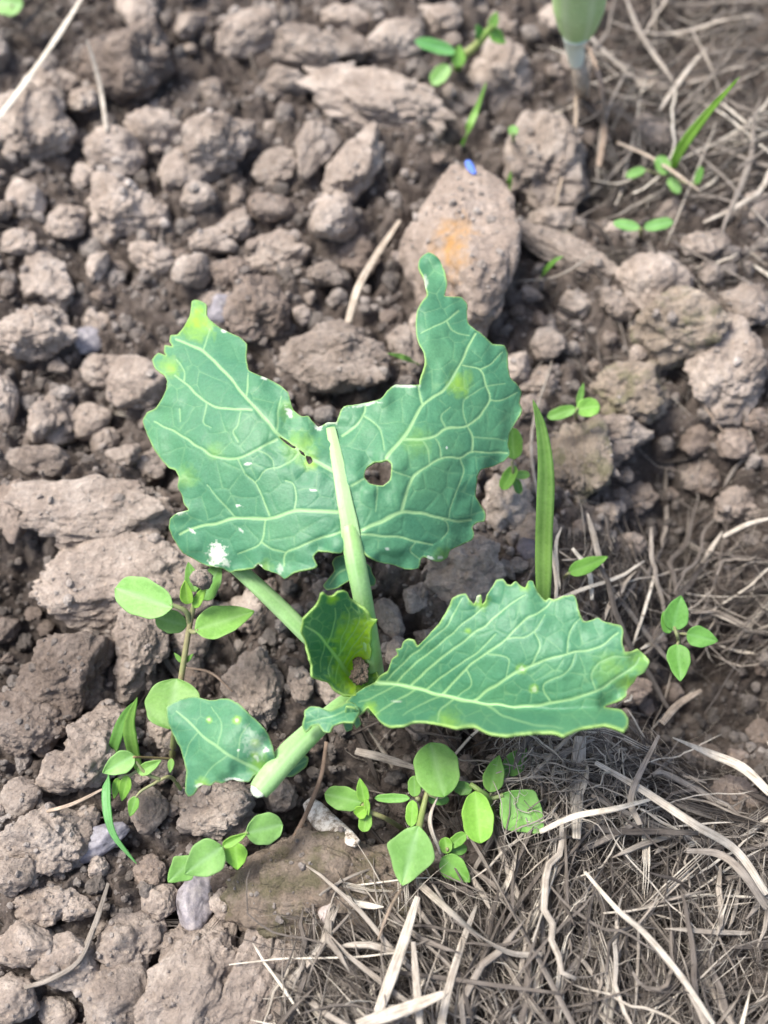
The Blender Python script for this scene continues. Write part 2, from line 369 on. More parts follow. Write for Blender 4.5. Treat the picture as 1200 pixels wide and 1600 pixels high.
# px, py, w, h, image rotation (deg, ccw), tone, own label
WARM = (1.05, 1.0, .95); DARK = (1.0, .92, .86)
LM = []                                        # landmarks for telling alike clods and straws apart
BIG = [
 (52, 195, 128, 150, 10, 1.15, 'large pale blocky soil clod under the long slanting pale straw'),
 (190, 332, 118, 98, 0, 1.30, 'bright pale angular soil clod, lightest of the loose clods in the bed'),
 (245, 207, 80, 84, 0, 1.20, 'pale rounded soil clod beside the thin upright dry stalk'),
 (592, 152, 235, 112, -20, 1.22, 'long pale wedge of dry soil lying across the clods'),
 (555, 268, 78, 150, -25, 1.12, 'tall narrow pale clod leaning beside the long pale wedge of soil'),
 (338, 225, 125, 105, 0, 1.02, 'broad knobbly grey brown clod next to the pale rounded clod'),
 (200, 105, 165, 140, 0, .72, 'big smooth dark brown clod behind the thin upright dry stalk'),
 (70, 440, 84, 92, 20, 1.16, 'pale squarish clod resting above a jagged pale clod'),
 (58, 524, 112, 92, 10, 1.18, 'jagged pale clod under a squarish pale clod'),
 (80, 652, 84, 100, 0, 1.12, 'pale lumpy two-lobed clod above the dark smooth lump'),
 (62, 722, 104, 70, -10, .85, 'dark smooth lump below the pale two-lobed clod'),
 (160, 800, 240, 130, 5, 1.06, 'wide crumbly pale slab of soil left of the largest cabbage leaf'),
 (175, 912, 245, 150, 0, 1.12, 'wide smooth pale slab of soil behind the tall weed seedling'),
 (218, 1010, 95, 130, 0, .95, 'hollowed grey clod hanging below the smooth pale slab'),
 (100, 1062, 170, 130, 20, .58, 'large dark moist clod below the smooth pale slab'),
 (55, 1130, 120, 100, 0, .62, 'dark crumbly clod touching the large dark moist clod'),
 (150, 1165, 130, 120, 30, 1.0, 'pale grey clod behind the two short grass blades'),
 (405, 1080, 95, 140, 0, .92, 'grey brown clod between the bitten low leaf and the cut leaf stalk'),
 (342, 1265, 125, 110, 0, .98, 'rough grey clod right under the bitten low cabbage leaf'),
 (505, 1395, 290, 190, -8, .74, 'broad flat grey olive block of soil with a small tan pebble on top'),
 (308, 1540, 130, 215, -32, .98, 'long pale grey clod lying side by side with another beyond the blue stone'),
 (405, 1530, 110, 200, -18, 1.0, 'upright pale grey clod bordering the straw litter'),
 (1062, 512, 160, 118, 0, 1.08, 'pale olive rounded clod above the deep hole in the soil'),
 (1140, 570, 128, 150, 0, 1.12, 'pale porous clod beside the deep hole in the soil'),
 (985, 612, 140, 115, 0, 1.08, 'pale crumbly clod next to the tiny two-leaved seedling'),
 (905, 725, 100, 165, 0, .88, 'greenish brown clod right behind the tall grass blade'),
 (845, 250, 125, 190, -10, 1.02, 'tall tan clod below the onion-like seedling'),
 (785, 788, 84, 98, 0, 1.18, 'pale tan fluffy clod touching the right edge of the largest cabbage leaf'),
 (728, 885, 135, 95, 0, 1.12, 'pale grey clod behind the folded cabbage leaf'),
 (410, 490, 100, 110, 0, .78, 'brown crumbly clod above the notch of the largest cabbage leaf'),
 (525, 565, 180, 110, 0, .86, 'wide crumbly brown clod filling the notch of the largest cabbage leaf'),
 (75, 1325, 130, 110, 0, .98, 'broad grey crumbly clod left of the small blue grey stone'),
 (1150, 790, 80, 72, 0, .98, 'grey clod sitting inside the deep hole in the soil'),
 (885, 395, 190, 62, -35, 1.08, 'narrow ridge of pale soil sloping away from the ochre stained boulder'),
]
OCC = []
CL = []
for i, (px, py, w, h, rot, tone, lab) in enumerate(BIG):
    Vv, Ff = clod_shape(ICO6 if max(w, h) > 105 else ICO5, 400+i, ang=.75, rough=1.0, planes=14)
    o = mesh_obj('soil_clod', Vv, Ff, M['clod_moss' if i in (19, 22, 25, 24) else 'clod']); me = o.data; bpy.data.objects.remove(o)
    o = place_lump('soil_clod', me, px, py, w, h, rot, tone, DARK if tone < .8 else WARM, tilt=(0, 0), zs=.75 if max(w, h) < 200 else .55)
    tag(o, lab, 'soil clod', 'large soil clods'); OCC.append((px, py, .42*w, .42*h)); CL.append(o)
MED = [(285, 265, 92, 78), (180, 245, 92, 78), (105, 345, 62, 54), (45, 315, 52, 62), (490, 225, 62, 104), (500, 78, 120, 84), (130, 155, 60, 50), (85, 130, 70, 60),
 (295, 42, 46, 52), (390, 50, 120, 66), (330, 375, 72, 48), (372, 352, 52, 42), (155, 415, 30, 64), (5, 625, 46, 84), (30, 790, 76, 94), (140, 655, 60, 60),
 (160, 575, 62, 46), (90, 570, 32, 32), (215, 600, 92, 84), (165, 690, 36, 52), (470, 1070, 44, 64), (385, 962, 64, 60), (405, 1365, 92, 62), (60, 1420, 80, 60),
 (112, 1420, 62, 52), (40, 1475, 84, 74), (110, 1500, 112, 94), (205, 1480, 90, 70), (252, 1408, 52, 52), (240, 1368, 42, 42), (180, 1560, 104, 94), (240, 1592, 54, 44),
 (285, 1490, 62, 62), (100, 1210, 76, 62), (130, 1285, 70, 50), (230, 1262, 54, 62), (960, 680, 104, 84), (1030, 440, 124, 94), (650, 932, 54, 52), (606, 962, 42, 64),
 (1000, 780, 54, 52), (1090, 690, 84, 62), (370, 430, 74, 62), (445, 400, 80, 60), (520, 350, 80, 70), (505, 430, 60, 50), (300, 430, 60, 52), (240, 400, 60, 46),
 (1020, 215, 76, 62), (1020, 130, 60, 50), (690, 30, 66, 62), (785, 120, 100, 104), (620, 60, 80, 60), (440, 130, 70, 50), (870, 345, 70, 60), (30, 385, 50, 40),
 (250, 340, 40, 60), (310, 310, 60, 50), (420, 330, 60, 50), (440, 265, 60, 60), (150, 500, 50, 40), (1150, 690, 70, 60), (1170, 480, 70, 80), (1110, 430, 50, 40),
 (840, 600, 50, 44), (855, 540, 60, 50), (900, 480, 60, 60), (960, 470, 50, 50), (30, 1245, 70, 60), (20, 1370, 60, 60), (20, 1560, 70, 70), (90, 1580, 70, 50),
 (680, 1000, 60, 50), (620, 1020, 40, 46), (840, 830, 60, 60), (980, 850, 50, 40), (540, 30, 80, 50), (870, 30, 60, 40), (450, 1180, 60, 60), (385, 1180, 70, 70),
 (380, 1300, 80, 60), (440, 1240, 60, 60), (300, 1000, 70, 60), (250, 900, 80, 60), (330, 960, 60, 60), (1180, 330, 60, 50), (1100, 380, 60, 50), (1050, 330, 50, 44)]
LM = [(52, 195, 'long slanting pale straw'), (190, 332, 'brightest angular clod'), (245, 207, 'pale rounded clod'), (592, 152, 'long pale wedge of soil'), (555, 268, 'leaning narrow clod'),
 (338, 225, 'broad knobbly clod'), (200, 105, 'smooth dark brown clod'), (70, 440, 'squarish pale clod'), (58, 524, 'jagged pale clod'), (80, 652, 'pale two-lobed clod'), (62, 722, 'dark smooth lump'),
 (160, 800, 'wide crumbly slab'), (175, 912, 'wide smooth slab'), (100, 1062, 'large dark moist clod'), (150, 1165, 'short grass blades'), (405, 1080, 'cut leaf stalk'), (342, 1265, 'bitten low leaf'),
 (505, 1395, 'flat grey olive block'), (308, 1540, 'long pale grey clod'), (405, 1530, 'upright pale grey clod'), (1062, 512, 'pale olive clod'), (1140, 570, 'pale porous clod'), (985, 612, 'tiny two-leaved seedling'),
 (905, 725, 'tall grass blade'), (845, 250, 'tall tan clod'), (785, 788, 'fluffy tan clod'), (728, 885, 'folded cabbage leaf'), (410, 490, 'yellow leaf tip'), (525, 565, 'notch of the largest leaf'), (75, 1325, 'blue grey stone'),
 (1090, 760, 'deep hole in the soil'), (885, 395, 'ridge of pale soil'), (718, 330, 'ochre stained boulder'), (905, 90, 'thick necked seedling'), (710, 80, 'blurred upright weed sprig'), (1045, 260, 'pale twig and pale seedling'), (308, 1412, 'violet grey stone'),
 (138, 530, 'smooth pale grey pebble'), (255, 1225, 'low branching weed'), (270, 960, 'tall weed seedling'), (515, 1285, 'mottled husk'), (650, 1290, 'diamond shaped weed leaf'), (820, 1260, 'straw covered weed leaf'), (1060, 1000, 'three leaved dark weed'),
 (1130, 1140, 'dark hollow by the litter'), (685, 1495, 'round beige lump'), (625, 1570, 'broad pale straw'), (905, 1220, 'thick fibrous stalk'), (1100, 1300, 'long crossing straw'), (1060, 1520, 'long thin straight straw'), (950, 890, 'dull green leaf in the frayed mat'), (1000, 350, 'sprout with two flat seed leaves'), (60, 30, 'corner straw tuft'),
 (800, 1480, 'long twisted tan straw'), (1160, 1380, 'hooked grey straw'), (130, 1480, 'flattened grey grass strip'), (590, 430, 'pale curved root'), (940, 170, 'reddish brown dry stalk')]
def near(px, py): return min(LM, key=lambda l: (l[0]-px)**2+(l[1]-py)**2)[2]
def clod_label(size, px, py, w, h, t):
    col = 'pale' if t > 1.15 else 'light brown' if t > .98 else 'brown' if t > .78 else 'dark brown'
    return '%s %s %ssoil clod near the %s' % (size, col, 'narrow ' if max(w, h) > 1.4*min(w, h) else '', near(px, py))
def inside(px, py, w):
    for ox, oy, a, b in OCC:
        if ((px-ox)/(a+w*.36))**2+((py-oy)/(b+w*.36))**2 < 1: return True
    return False
for px, py, w, h in MED:
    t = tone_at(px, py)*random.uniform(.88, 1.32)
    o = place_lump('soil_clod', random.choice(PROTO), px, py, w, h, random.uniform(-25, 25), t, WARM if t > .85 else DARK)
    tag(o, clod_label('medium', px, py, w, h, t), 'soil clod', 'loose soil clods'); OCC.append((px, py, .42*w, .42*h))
def straw_zone(px, py):
    if py > 1390 and px > 440 and px+.9*(py-1390) > 520: return 1.0
    if px > 780 and py > 1145 and px+.35*(py-1145) > 800: return 1.0 if not (px > 1080 and py < 1260) else .25
    if px > 860 and 800 < py < 985: return .75 if py > 830 else .4
    if px > 930 and py < 330: return .78
    if px < 115 and py < 75: return .7
    if px > 860 and py < 470: return .3
    if px > 850 and py <= 800: return .15
    if 560 < px < 1060 and 1080 < py <= 1300: return .22
    return .02
n = 0; tries = 0
while n < 300-len(BIG)-len(MED)+10 and tries < 60000:
    tries += 1; px = random.uniform(-40, 1240); py = random.uniform(-40, 1640)
    w = 22+46*random.random()**2.2
    if tries > 20000: w = random.uniform(20, 34)
    if straw_zone(px, py) > .5 or inside(px, py, w): continue
    if 300 < px < 760 and 600 < py < 860: continue
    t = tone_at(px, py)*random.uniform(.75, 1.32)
    o = place_lump('soil_clod', random.choice(PROTO), px, py, w, w*random.uniform(.75, 1.15), random.uniform(-60, 60), t, WARM if t > .85 else DARK, sink=.22)
    tag(o, clod_label('small', px, py, w, w, t), 'soil clod', 'loose soil clods'); OCC.append((px, py, .42*w, .42*w)); n += 1
# the ochre-stained boulder of earth
Vv, Ff = clod_shape(ICO6, 913, ang=.6, rough=.55, planes=10)
Vv[:, 0] *= 1-.30*np.clip(Vv[:, 1]+.1, 0, 1); o = mesh_obj('soil_clod', Vv, Ff, M['boulder']); me = o.data; bpy.data.objects.remove(o)
o = bpy.data.objects.new('soil_clod', me); COL.objects.link(o); p = P(718, 385, .006); s = mpp(p)
o.matrix_world = Matrix.Translation(Vector(p)) @ Matrix.Diagonal((98*s, 150*s, .022, 1)); o.color = (1.05, 1, .97, 1)
tag(o, 'large pale boulder of earth with an ochre stain behind the upright leaf lobe', 'soil clod', 'large soil clods'); OCC.append((718, 385, 85, 120))

# loose crumbs, too many to count: real geometry in one object, sprinkled over soil and clods
bpy.context.view_layer.update(); DG = bpy.context.evaluated_depsgraph_get()
def drop(x, y, z0=.12):
    ok, loc, nor, fi_, ob, mx_ = S.ray_cast(DG, Vector((x, y, z0)), Vector((0, 0, -1)))
    return (loc.z, nor.z, ob) if ok else (H1(x, y), 1.0, g)
def hit_px(px, py, lift=0.0):                   # the point of soil, clod or stone seen at a pixel
    d = Vector(ray(px, py)); ok, loc, *_ = S.ray_cast(DG, Vector(CAM), d.normalized())
    return np.array(loc)+np.array([0, 0, lift])
VV = []; FF = []; VT = []; base = 0
shapes = [[clod_shape(I, 800+q, ang=.6, rough=1.1, planes=10, crack=0) for q in range(8)] for I in (ICO1, ICO2, ICO3)]
for num, lo, hi, pw, lev in ((9000, 3, 9, 1.6, 0), (4400, 8, 17, 1.8, 1), (1000, 15, 32, 1.8, 2)):
    k = 0
    while k < num:
        px = rng.uniform(-60, 1260); py = rng.uniform(-60, 1660)
        if straw_zone(px, py) > .6 and rng.random() > .2: continue
        sz = lo+(hi-lo)*rng.random()**pw; p = P(px, py, 0.0); z, nz, ob = drop(p[0], p[1]); k += 1; on = ob.name.split('.')[0] != 'ground'
        if nz < .45 or (on and (lev == 2 or rng.random() < (.85 if lev else .6))): continue
        r = sz*.5*mpp(p); vi, fi = shapes[lev][rng.integers(8)]; an = rng.uniform(0, 6.28); ca, sa = math.cos(an), math.sin(an)
        q = vi*rng.uniform(.75, 1.2, 3)*r; q = np.stack([q[:, 0]*ca-q[:, 1]*sa, q[:, 0]*sa+q[:, 1]*ca, q[:, 2]], -1)
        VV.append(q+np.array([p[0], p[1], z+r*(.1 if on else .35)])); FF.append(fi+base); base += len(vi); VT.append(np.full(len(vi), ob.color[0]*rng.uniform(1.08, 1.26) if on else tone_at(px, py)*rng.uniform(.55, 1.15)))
o = mesh_obj('soil_crumbs', np.concatenate(VV), np.concatenate(FF), M['crumb'], tone=np.concatenate(VT), smooth=False); tag(o, 'loose brown soil crumbs scattered between the clods', None, kind='stuff')

# crumbs stuck on top of the bigger clods are grown into their shapes; stones below
def stone(px, py, w, h, rot, lab, col, seed, zs=.7, name='stone', mat='stone', cat='stone', rough=.35):
    Vv, Ff = clod_shape(ICO5, seed, ang=.55, rough=rough, planes=9); o = mesh_obj(name, Vv, Ff, M[mat]); me = o.data; bpy.data.objects.remove(o)
    o = place_lump(name, me, px, py, w, h, rot, 1, col, tilt=(0, 0), zs=zs, sink=.2); return tag(o, lab, cat)
stone(152, 1318, 88, 44, 25, 'blue grey stone with a rough face by the bent grass tip', (.95, .95, 1.0), 701)
stone(308, 1412, 62, 92, -22, 'smooth pale violet grey stone under the broad weed leaves', (1.2, 1.14, 1.12), 702)
stone(138, 530, 54, 44, 40, 'smooth pale grey pebble among the loose clods', (1.4, 1.36, 1.32), 703)
stone(352, 488, 60, 50, 0, 'blue grey rounded stone behind the yellow leaf tip', (1.0, .98, 1.0), 704)
stone(828, 862, 34, 44, 0, 'small dark rounded stone by the right leaf margin', (.45, .4, .42), 705)
o = stone(509, 1426, 22, 28, -15, 'tiny tan pebble on the flat grey olive block', (1.9, 1.7, 1.45), 706, zs=.8, cat='pebble'); o.matrix_world = Matrix.Translation(Vector(hit_px(509, 1426, .0006))-o.matrix_world.translation) @ o.matrix_world
stone(685, 1495, 42, 36, 0, 'round crumbly beige lump lying in the straw', (1.1, 1.05, .95), 707, mat='clod', name='soil_lump', cat='soil lump', rough=1.4, zs=1.0)
p = hit_px(735, 266, .0012); s = mpp(p)
V, F, uv = tube_geo(smooth_path([p+np.array([-4*s, 18*s, -.0006]), p, p+np.array([5*s, -20*s, .0012])], 8), np.array([4, 6, 7, 7, 7, 6, 5, 3])*s, 6, .3)
tag(mesh_obj('plastic_scrap', V, tris(F), M['blue']), 'tiny blue plastic sliver on the pale boulder of earth', 'litter')
# mottled husk
p0, p1, p2 = ground_px(480, 1252, .011), ground_px(512, 1288, .014), hit_px(558, 1322, .003); s = mpp(p1)
tag(tube('husk', [p0, p1, p2], np.array([9, 16, 18, 18, 16, 13, 7])*s, M['husk'], n=28, sides=14, flat=.55), 'curved mottled white and brown husk by the small weeds', 'husk')

# ------------------------------------------------------------------ straw
def straw_path(p, th, L, curl, n, lift, tilt):
    t = np.linspace(-.5, .5, n); ang = th+curl*t*.5+np.cumsum(rng.normal(0, abs(curl)*.8/math.sqrt(n), n)); ang -= ang.mean()-th
    dx = np.cos(ang)*L/n; dy = np.sin(ang)*L/n
    x = p[0]+np.cumsum(dx)-dx.sum()/2; y = p[1]+np.cumsum(dy)-dy.sum()/2
    return x, y, lift+tilt*t*L
def flow(x, y):
    return float(_look(FLOW, x, y)[0])
SV = []; SF = []; ST = []; SU = []; base = 0
def add_straw(x, y, z, w, flat, tone, sides=5, twist=0.0, taper=.5):
    global base
    n = len(x); rad = w*.5*(1-taper*np.abs(np.linspace(-1, 1, n))**3)
    V, F, uv = tube_geo(np.stack([x, y, z], -1), rad, sides, flat, twist=twist); T = tris(F)
    SV.append(V); SF.append(T+base); ST.append(np.full(len(V), tone)); SU.append(uv+rng.random(2)*20); base += len(V)
def tone_straw(up_=0.0):
    u = random.random(); t = random.gauss(.10, .07) if u < .40 else (random.gauss(.36, .12) if u < .84 else random.gauss(.80, .14))
    return min(1, max(0, t+up_))
cnt = 0; tries = 0
while cnt < 9000 and tries < 120000:
    tries += 1; px = random.uniform(-60, 1270); py = random.uniform(-60, 1680); d = straw_zone(px, py)
    u = random.random(); fine = u < .74; bundle = u > .955
    if random.random() > (d+.10*(px > 780) if fine else d*.9): continue
    p = P(px, py, 0.0)
    th = flow(p[0], p[1])+random.gauss(0, 1.0 if fine else .6); L = random.uniform(.012, .040) if not fine else random.uniform(.006, .030)
    n_ = 10 if fine else 8; x, y, z = straw_path(p, th, L, random.gauss(0, 2.4 if fine else .7), n_, 0, random.gauss(0, .20))
    thick = .0135*d*random.random()**1.2+.0002
    z = macro(x, y)+.0060+thick+z+.0010*np.sin(np.linspace(0, random.uniform(2, 8), n_)+random.random()*6)
    up_ = .20*(thick-.007)/.007-.03
    if bundle:                                  # a split stalk: strands lying side by side
        t0 = tone_straw(up_); nx_, ny_ = -np.gradient(y), np.gradient(x); l = np.hypot(nx_, ny_)+1e-9
        for q in range(random.randint(5, 9)):
            o_ = (q-3)*.00026+.00012*rng.normal()*np.linspace(.3, 1.8, n_); a_, b_ = sorted((rng.integers(0, 3), n_-rng.integers(0, 3)))
            add_straw((x+nx_/l*o_)[a_:b_], (y+ny_/l*o_)[a_:b_], (z+rng.normal(0, .00012))[a_:b_], random.uniform(.0002, .0004), .5, min(1, max(0, t0+random.gauss(0, .15))), 4, 0, .8)
    else:
        w = random.uniform(.00008, .00024) if fine else (random.uniform(.0003, .0008) if u < .90 else random.uniform(.0010, .0020))
        add_straw(x, y, z, w, .7 if fine else (random.uniform(.15, .4) if u < .90 else random.uniform(.05, .12)), tone_straw(up_), 3 if fine else 6, random.choice([0, 0, 1.5, -2]), .85)
    cnt += 1
for q in range(420):
    px = random.gauss(880, 75); py = random.gauss(1215, 55)
    if py < 1150 or px < 770: continue
    p = P(px, py, .012); n_ = 12; x, y, z = straw_path(p, random.gauss(1.2, .9), random.uniform(.008, .024), random.gauss(0, 2.6), n_, 0, random.gauss(0, .3))
    z = macro(x, y)+random.uniform(.008, .024)+z+.0015*np.sin(np.linspace(0, random.uniform(3, 9), n_)+random.random()*6)
    add_straw(x, y, z, random.uniform(.00012, .0005), .4, min(1, max(0, random.gauss(.68, .16))), 4, random.choice([0, 2, -3]), .8)
o = mesh_obj('straw_litter', np.concatenate(SV), np.concatenate(SF), M['straw'], tone=np.concatenate(ST), uv=np.concatenate(SU))
tag(o, 'matted grey beige dead grass and root fibres', None, kind='stuff')

def L_px(pts): return math.hypot(pts[0][0]-pts[-1][0], pts[0][1]-pts[-1][1])
def straw(pts, w, lab, grp=None, tone=.6, mat='straw', name='straw', flat=.35, n=26, taper=(.8, 1, .9, .5), cat='straw', twist=0.0):
    P3 = [ground_px(a, b, l+.0075*min(1, straw_zone(a, b)*1.4)) for a, b, l in pts]; s = mpp(P3[len(P3)//2])
    rk = rng.normal(0, 1, (len(P3), 3))*np.array([1, 1, .4])*min(L_px(pts), 160)*.012*s; P3 = [q+k_ for q, k_ in zip(P3, rk)]
    o = tube(name, P3, np.array(taper)*w*.5*s, M[mat], n=n, sides=16 if w > 9 else 7, flat=flat*.6 if w > 9 else flat, tone=tone, twist=twist, rib=.45 if w > 9 else 0)
    return tag(o, lab, cat, grp)
straw([(590, 1590, .012), (622, 1500, .013), (652, 1400, .010)], 19, 'straight pale flat straw pointing towards the diamond weed leaf', tone=.80)
straw([(560, 1604, .014), (630, 1578, .015), (696, 1550, .016)], 21, 'broad pale straw lying at the base of the straight pale straw', tone=.76)
straw([(655, 1600, .010), (652, 1540, .010), (647, 1470, .011)], 13, 'split grey straw standing next to the round beige lump', tone=.7)
straw([(650, 1376, .010), (700, 1420, .011), (750, 1465, .012), (800, 1487, .012), (845, 1492, .010)], 16, 'long twisted tan straw running below the weeds into the litter', tone=.68, twist=3)
straw([(845, 1300, .012), (900, 1275, .016), (960, 1262, .018), (1020, 1250, .017)], 10, 'thin pale straw bending past the straw covered weed leaf', tone=.9)
straw([(1050, 1152, .016), (1110, 1180, .020), (1160, 1196, .020), (1205, 1240, .016)], 17, 'pale pleated grass leaf pointing over the dark hollow', tone=.85, taper=(.15, .8, 1, .8))
straw([(1200, 1395, .014), (1150, 1330, .016), (1080, 1285, .017), (1000, 1235, .016), (930, 1190, .014)], 15, 'long pale straw crossing the whole litter slantwise', tone=.82)
straw([(1200, 1420, .014), (1160, 1365, .018), (1120, 1335, .018), (1075, 1325, .016)], 14, 'dull grey bent straw hooked over the litter', tone=.45)
straw([(1115, 1600, .010), (1060, 1515, .012), (1010, 1460, .014), (965, 1420, .014), (915, 1360, .015)], 10, 'long thin straight straw running out over the dark litter', tone=.85)
straw([(905, 1150, .012), (903, 1220, .010), (898, 1310, .008)], 24, 'thick fibrous grey stalk standing beneath the folded cabbage leaf', tone=.72, flat=.6)
straw([(1000, 1290, .016), (985, 1240, .018), (1030, 1150, .020)], 11, 'upright broken brown stalk beside the dark hollow', tone=.45)
straw([(1035, 1130, .018), (1060, 1100, .016), (1095, 1078, .012)], 12, 'short tan broken stalk in the dark hollow', tone=.7, mat='root')
straw([(700, 1180, .018), (690, 1230, .022), (672, 1280, .022), (690, 1335, .014)], 9, 'curled pale dry leaf strip hanging over the round weed leaf', tone=.8, twist=4)
straw([(-10, 195, .02), (40, 125, .022), (90, 55, .02), (132, -10, .02)], 12, 'long slanting pale straw over the corner clods', tone=.95)
straw([(168, 205, .012), (155, 130, .016), (136, 60, .022)], 8, 'thin upright dry stalk in front of the smooth dark clod', tone=.75)
straw([(545, 505, .016), (560, 450, .016), (590, 395, .014), (625, 345, .012)], 12, 'pale curved root beside the ochre stained boulder', tone=.85, mat='root', name='dry_root', cat='root')
straw([(935, 258, .01), (944, 200, .014), (940, 130, .018), (922, 75, .018)], 10, 'reddish brown dry stalk hanging beside the onion-like seedling', tone=.5, mat='root', name='dry_stalk', cat='stalk')
straw([(900, 150, .010), (897, 200, .009), (875, 280, .006), (868, 330, .005)], 6, 'thin tan rootlet trailing below the onion-like seedling', tone=.7, mat='root', name='dry_root', cat='root')
straw([(512, 1160, .012), (497, 1215, .012), (470, 1290, .014), (430, 1350, .010), (405, 1392, .006)], 8, 'brown dry rootlet slanting down past the mottled husk', tone=.35, mat='root', name='dry_root', cat='root')
straw([(500, 1400, .012), (520, 1385, .012), (560, 1365, .012), (600, 1352, .012)], 5, 'fine grey fibre lying on the flat grey olive block', tone=.5)
straw([(630, 1384, .012), (610, 1425, .012), (590, 1470, .010)], 6, 'thin brown dry petiole below the diamond weed leaf', tone=.55, mat='root', name='dry_stalk', cat='stalk')
straw([(120, 1510, .008), (145, 1450, .010), (170, 1380, .010)], 10, 'frayed grey stalk lying among the crumbly clods', tone=.5)
straw([(40, 1545, .006), (80, 1530, .008), (125, 1500, .008), (150, 1440, .008)], 9, 'flattened grey grass strip across the crumbly clods', tone=.45)
straw([(60, 1272, .006), (110, 1258, .010), (165, 1230, .012)], 7, 'short tan twig by the tilted oval weed leaf', tone=.65, mat='root', name='twig', cat='twig')
straw([(290, 1040, .014), (330, 1052, .012), (365, 1080, .010)], 4, 'thin pinkish rootlet across the gap beside the tall weed seedling', tone=.45, mat='root', name='dry_root', cat='root')
straw([(555, 1175, .012), (600, 1185, .012), (650, 1200, .010)], 14, 'grey flat straw lying under the folded leaf', tone=.5)
straw([(430, 935, .010), (470, 985, .012), (490, 1030, .012)], 4, 'thin dark rootlet under the leaf stalk', tone=.3, mat='root', name='dry_root', cat='root')
straw([(800, 1000, .012), (870, 930, .010), (830, 700, .006), (860, 560, .005)], 6, 'long thin grass stem running past the right leaf margin', tone=.6)
straw([(1090, 590, .008), (1100, 630, .004), (1135, 680, .001)], 5, 'thin hair-like root hanging into the deep hole', tone=.6, mat='root', name='dry_root', cat='root')
straw([(1130, 840, .012), (1170, 820, .016), (1210, 808, .016)], 9, 'pale straw crossing above the frayed mat', tone=.75)
straw([(968, 222, .012), (1010, 245, .012), (1060, 275, .012), (1095, 300, .01)], 8, 'pale twig leaning on the tiny seedlings', tone=.75, mat='root', name='twig', cat='twig')
straw([(812, 440, .012), (870, 430, .014), (930, 395, .012), (700, 455, .018)][:3], 5, 'fine grey stem beside the ridge of pale soil', tone=.5)
GRP = [('pale beige dry straw lying loose in the litter', 'pale loose straws'), ('weathered grey dry straw lying loose in the litter', 'grey loose straws')]
k = 0; tries = 0
while k < 268 and tries < 12000:
    tries += 1; px = random.uniform(10, 1190); py = random.uniform(10, 1590)
    far = k >= 228                              # the last ones: long stems crossing the litter round the pale twig
    if far: px = random.uniform(915, 1200); py = random.uniform(0, 330)
    d = straw_zone(px, py)
    if not far and random.random() > (d if d > .1 else d*.5): continue
    p = P(px, py, 0.0); th = flow(p[0], p[1])+random.gauss(0, .8); L = random.uniform(.03, .085) if far else random.uniform(.014, .055)
    n_ = 13; x, y, z = straw_path(p, th, L, random.gauss(0, .75), n_, 0, random.gauss(0, .12))
    z = macro(x, y)+.0075+.0130*d*random.uniform(.6, 1.15)+z+.0009*np.sin(np.linspace(0, random.uniform(2, 6), n_)+random.random()*6)
    w = (.00035+.0015*random.random()**2.6)*(1 if d > .3 else .6)*(1.4 if far else 1); tone = tone_straw(.22 if far else .06)
    V, F, uv = tube_geo(np.stack([x, y, z], -1), w*.5*(1-random.uniform(.3, .95)*np.abs(np.linspace(-1, 1, n_))**3), 12, random.uniform(.10, .28), twist=random.choice([0, 0, 0, 2, -2.5]), rib=.4)
    o = mesh_obj('straw', V, tris(F), M['straw'], tone=np.full(len(V), tone), uv=uv+rng.random(2)*20)
    tag(o, '%s %s dry straw lying near the %s' % ('broad' if w > .0011 else 'thin' if w < .0006 else 'middling', 'pale beige' if tone > .62 else 'grey' if tone > .28 else 'dark grey', near(px, py)), 'straw', 'loose straws'); k += 1

# ------------------------------------------------------------------ traced leaves with real relief
def in_poly(q, poly):
    r = np.zeros(len(q), bool); x, y = q[:, 0], q[:, 1]; a = poly; b = np.roll(poly, -1, 0)
    for (x0, y0), (x1, y1) in zip(a, b):
        if y0 == y1: continue
        c = ((y0 > y) != (y1 > y)) & (x < (x1-x0)*(y-y0)/(y1-y0)+x0); r ^= c
    return r
def seg_dist(q, pts, w=None, pad=48):          # distance to a polyline within a pad, with width interpolated
    best = np.full(len(q), 1e3); bw = np.zeros(len(q)); pts = np.asarray(pts)
    for c in range(0, len(pts)-1, 14):
        ch = pts[c:c+15]; lo, hi = ch.min(0)-pad, ch.max(0)+pad
        ix = np.nonzero((q[:, 0] > lo[0]) & (q[:, 0] < hi[0]) & (q[:, 1] > lo[1]) & (q[:, 1] < hi[1]))[0]
        if not len(ix): continue
        qq = q[ix]; bb = best[ix]; ww = bw[ix]
        for i in range(len(ch)-1):
            a, b = ch[i], ch[i+1]; ab = b-a; t = np.clip(((qq-a)@ab)/(ab@ab+1e-9), 0, 1)
            d = np.hypot(qq[:, 0]-a[0]-t*ab[0], qq[:, 1]-a[1]-t*ab[1]); m = d < bb; bb[m] = d[m]
            if w is not None: ww[m] = (w[c+i]+(w[c+i+1]-w[c+i])*t)[m]
        best[ix] = bb; bw[ix] = ww
    return best, bw
def close_smooth(pts, step, jag=.5, seed=0):
    pts = np.asarray(pts, float); q = np.vstack([pts[-1:], pts, pts[:2]]); out = []
    for i in range(len(pts)):
        a, b, c, d = q[i], q[i+1], q[i+2], q[i+3]; L = np.hypot(*(c-b)); n = max(1, int(L/step))
        for t in np.arange(n)/n: out.append(.5*((2*b)+(-a+c)*t*.8+(2*b*0+(2*a-5*b+4*c-d))*t*t*.0+0) if False else b+(c-b)*t+.5*t*(1-t)*(((c-a)-(c-b))*.5*(1-t)-((d-b)-(c-b))*.5*t))
    out = np.array(out); p3 = np.stack([out[:, 0]*.16, out[:, 1]*.16, np.zeros(len(out))], -1)
    return out+jag*np.stack([fbm(p3, 2, seed), fbm(p3, 2, seed+9)], -1)
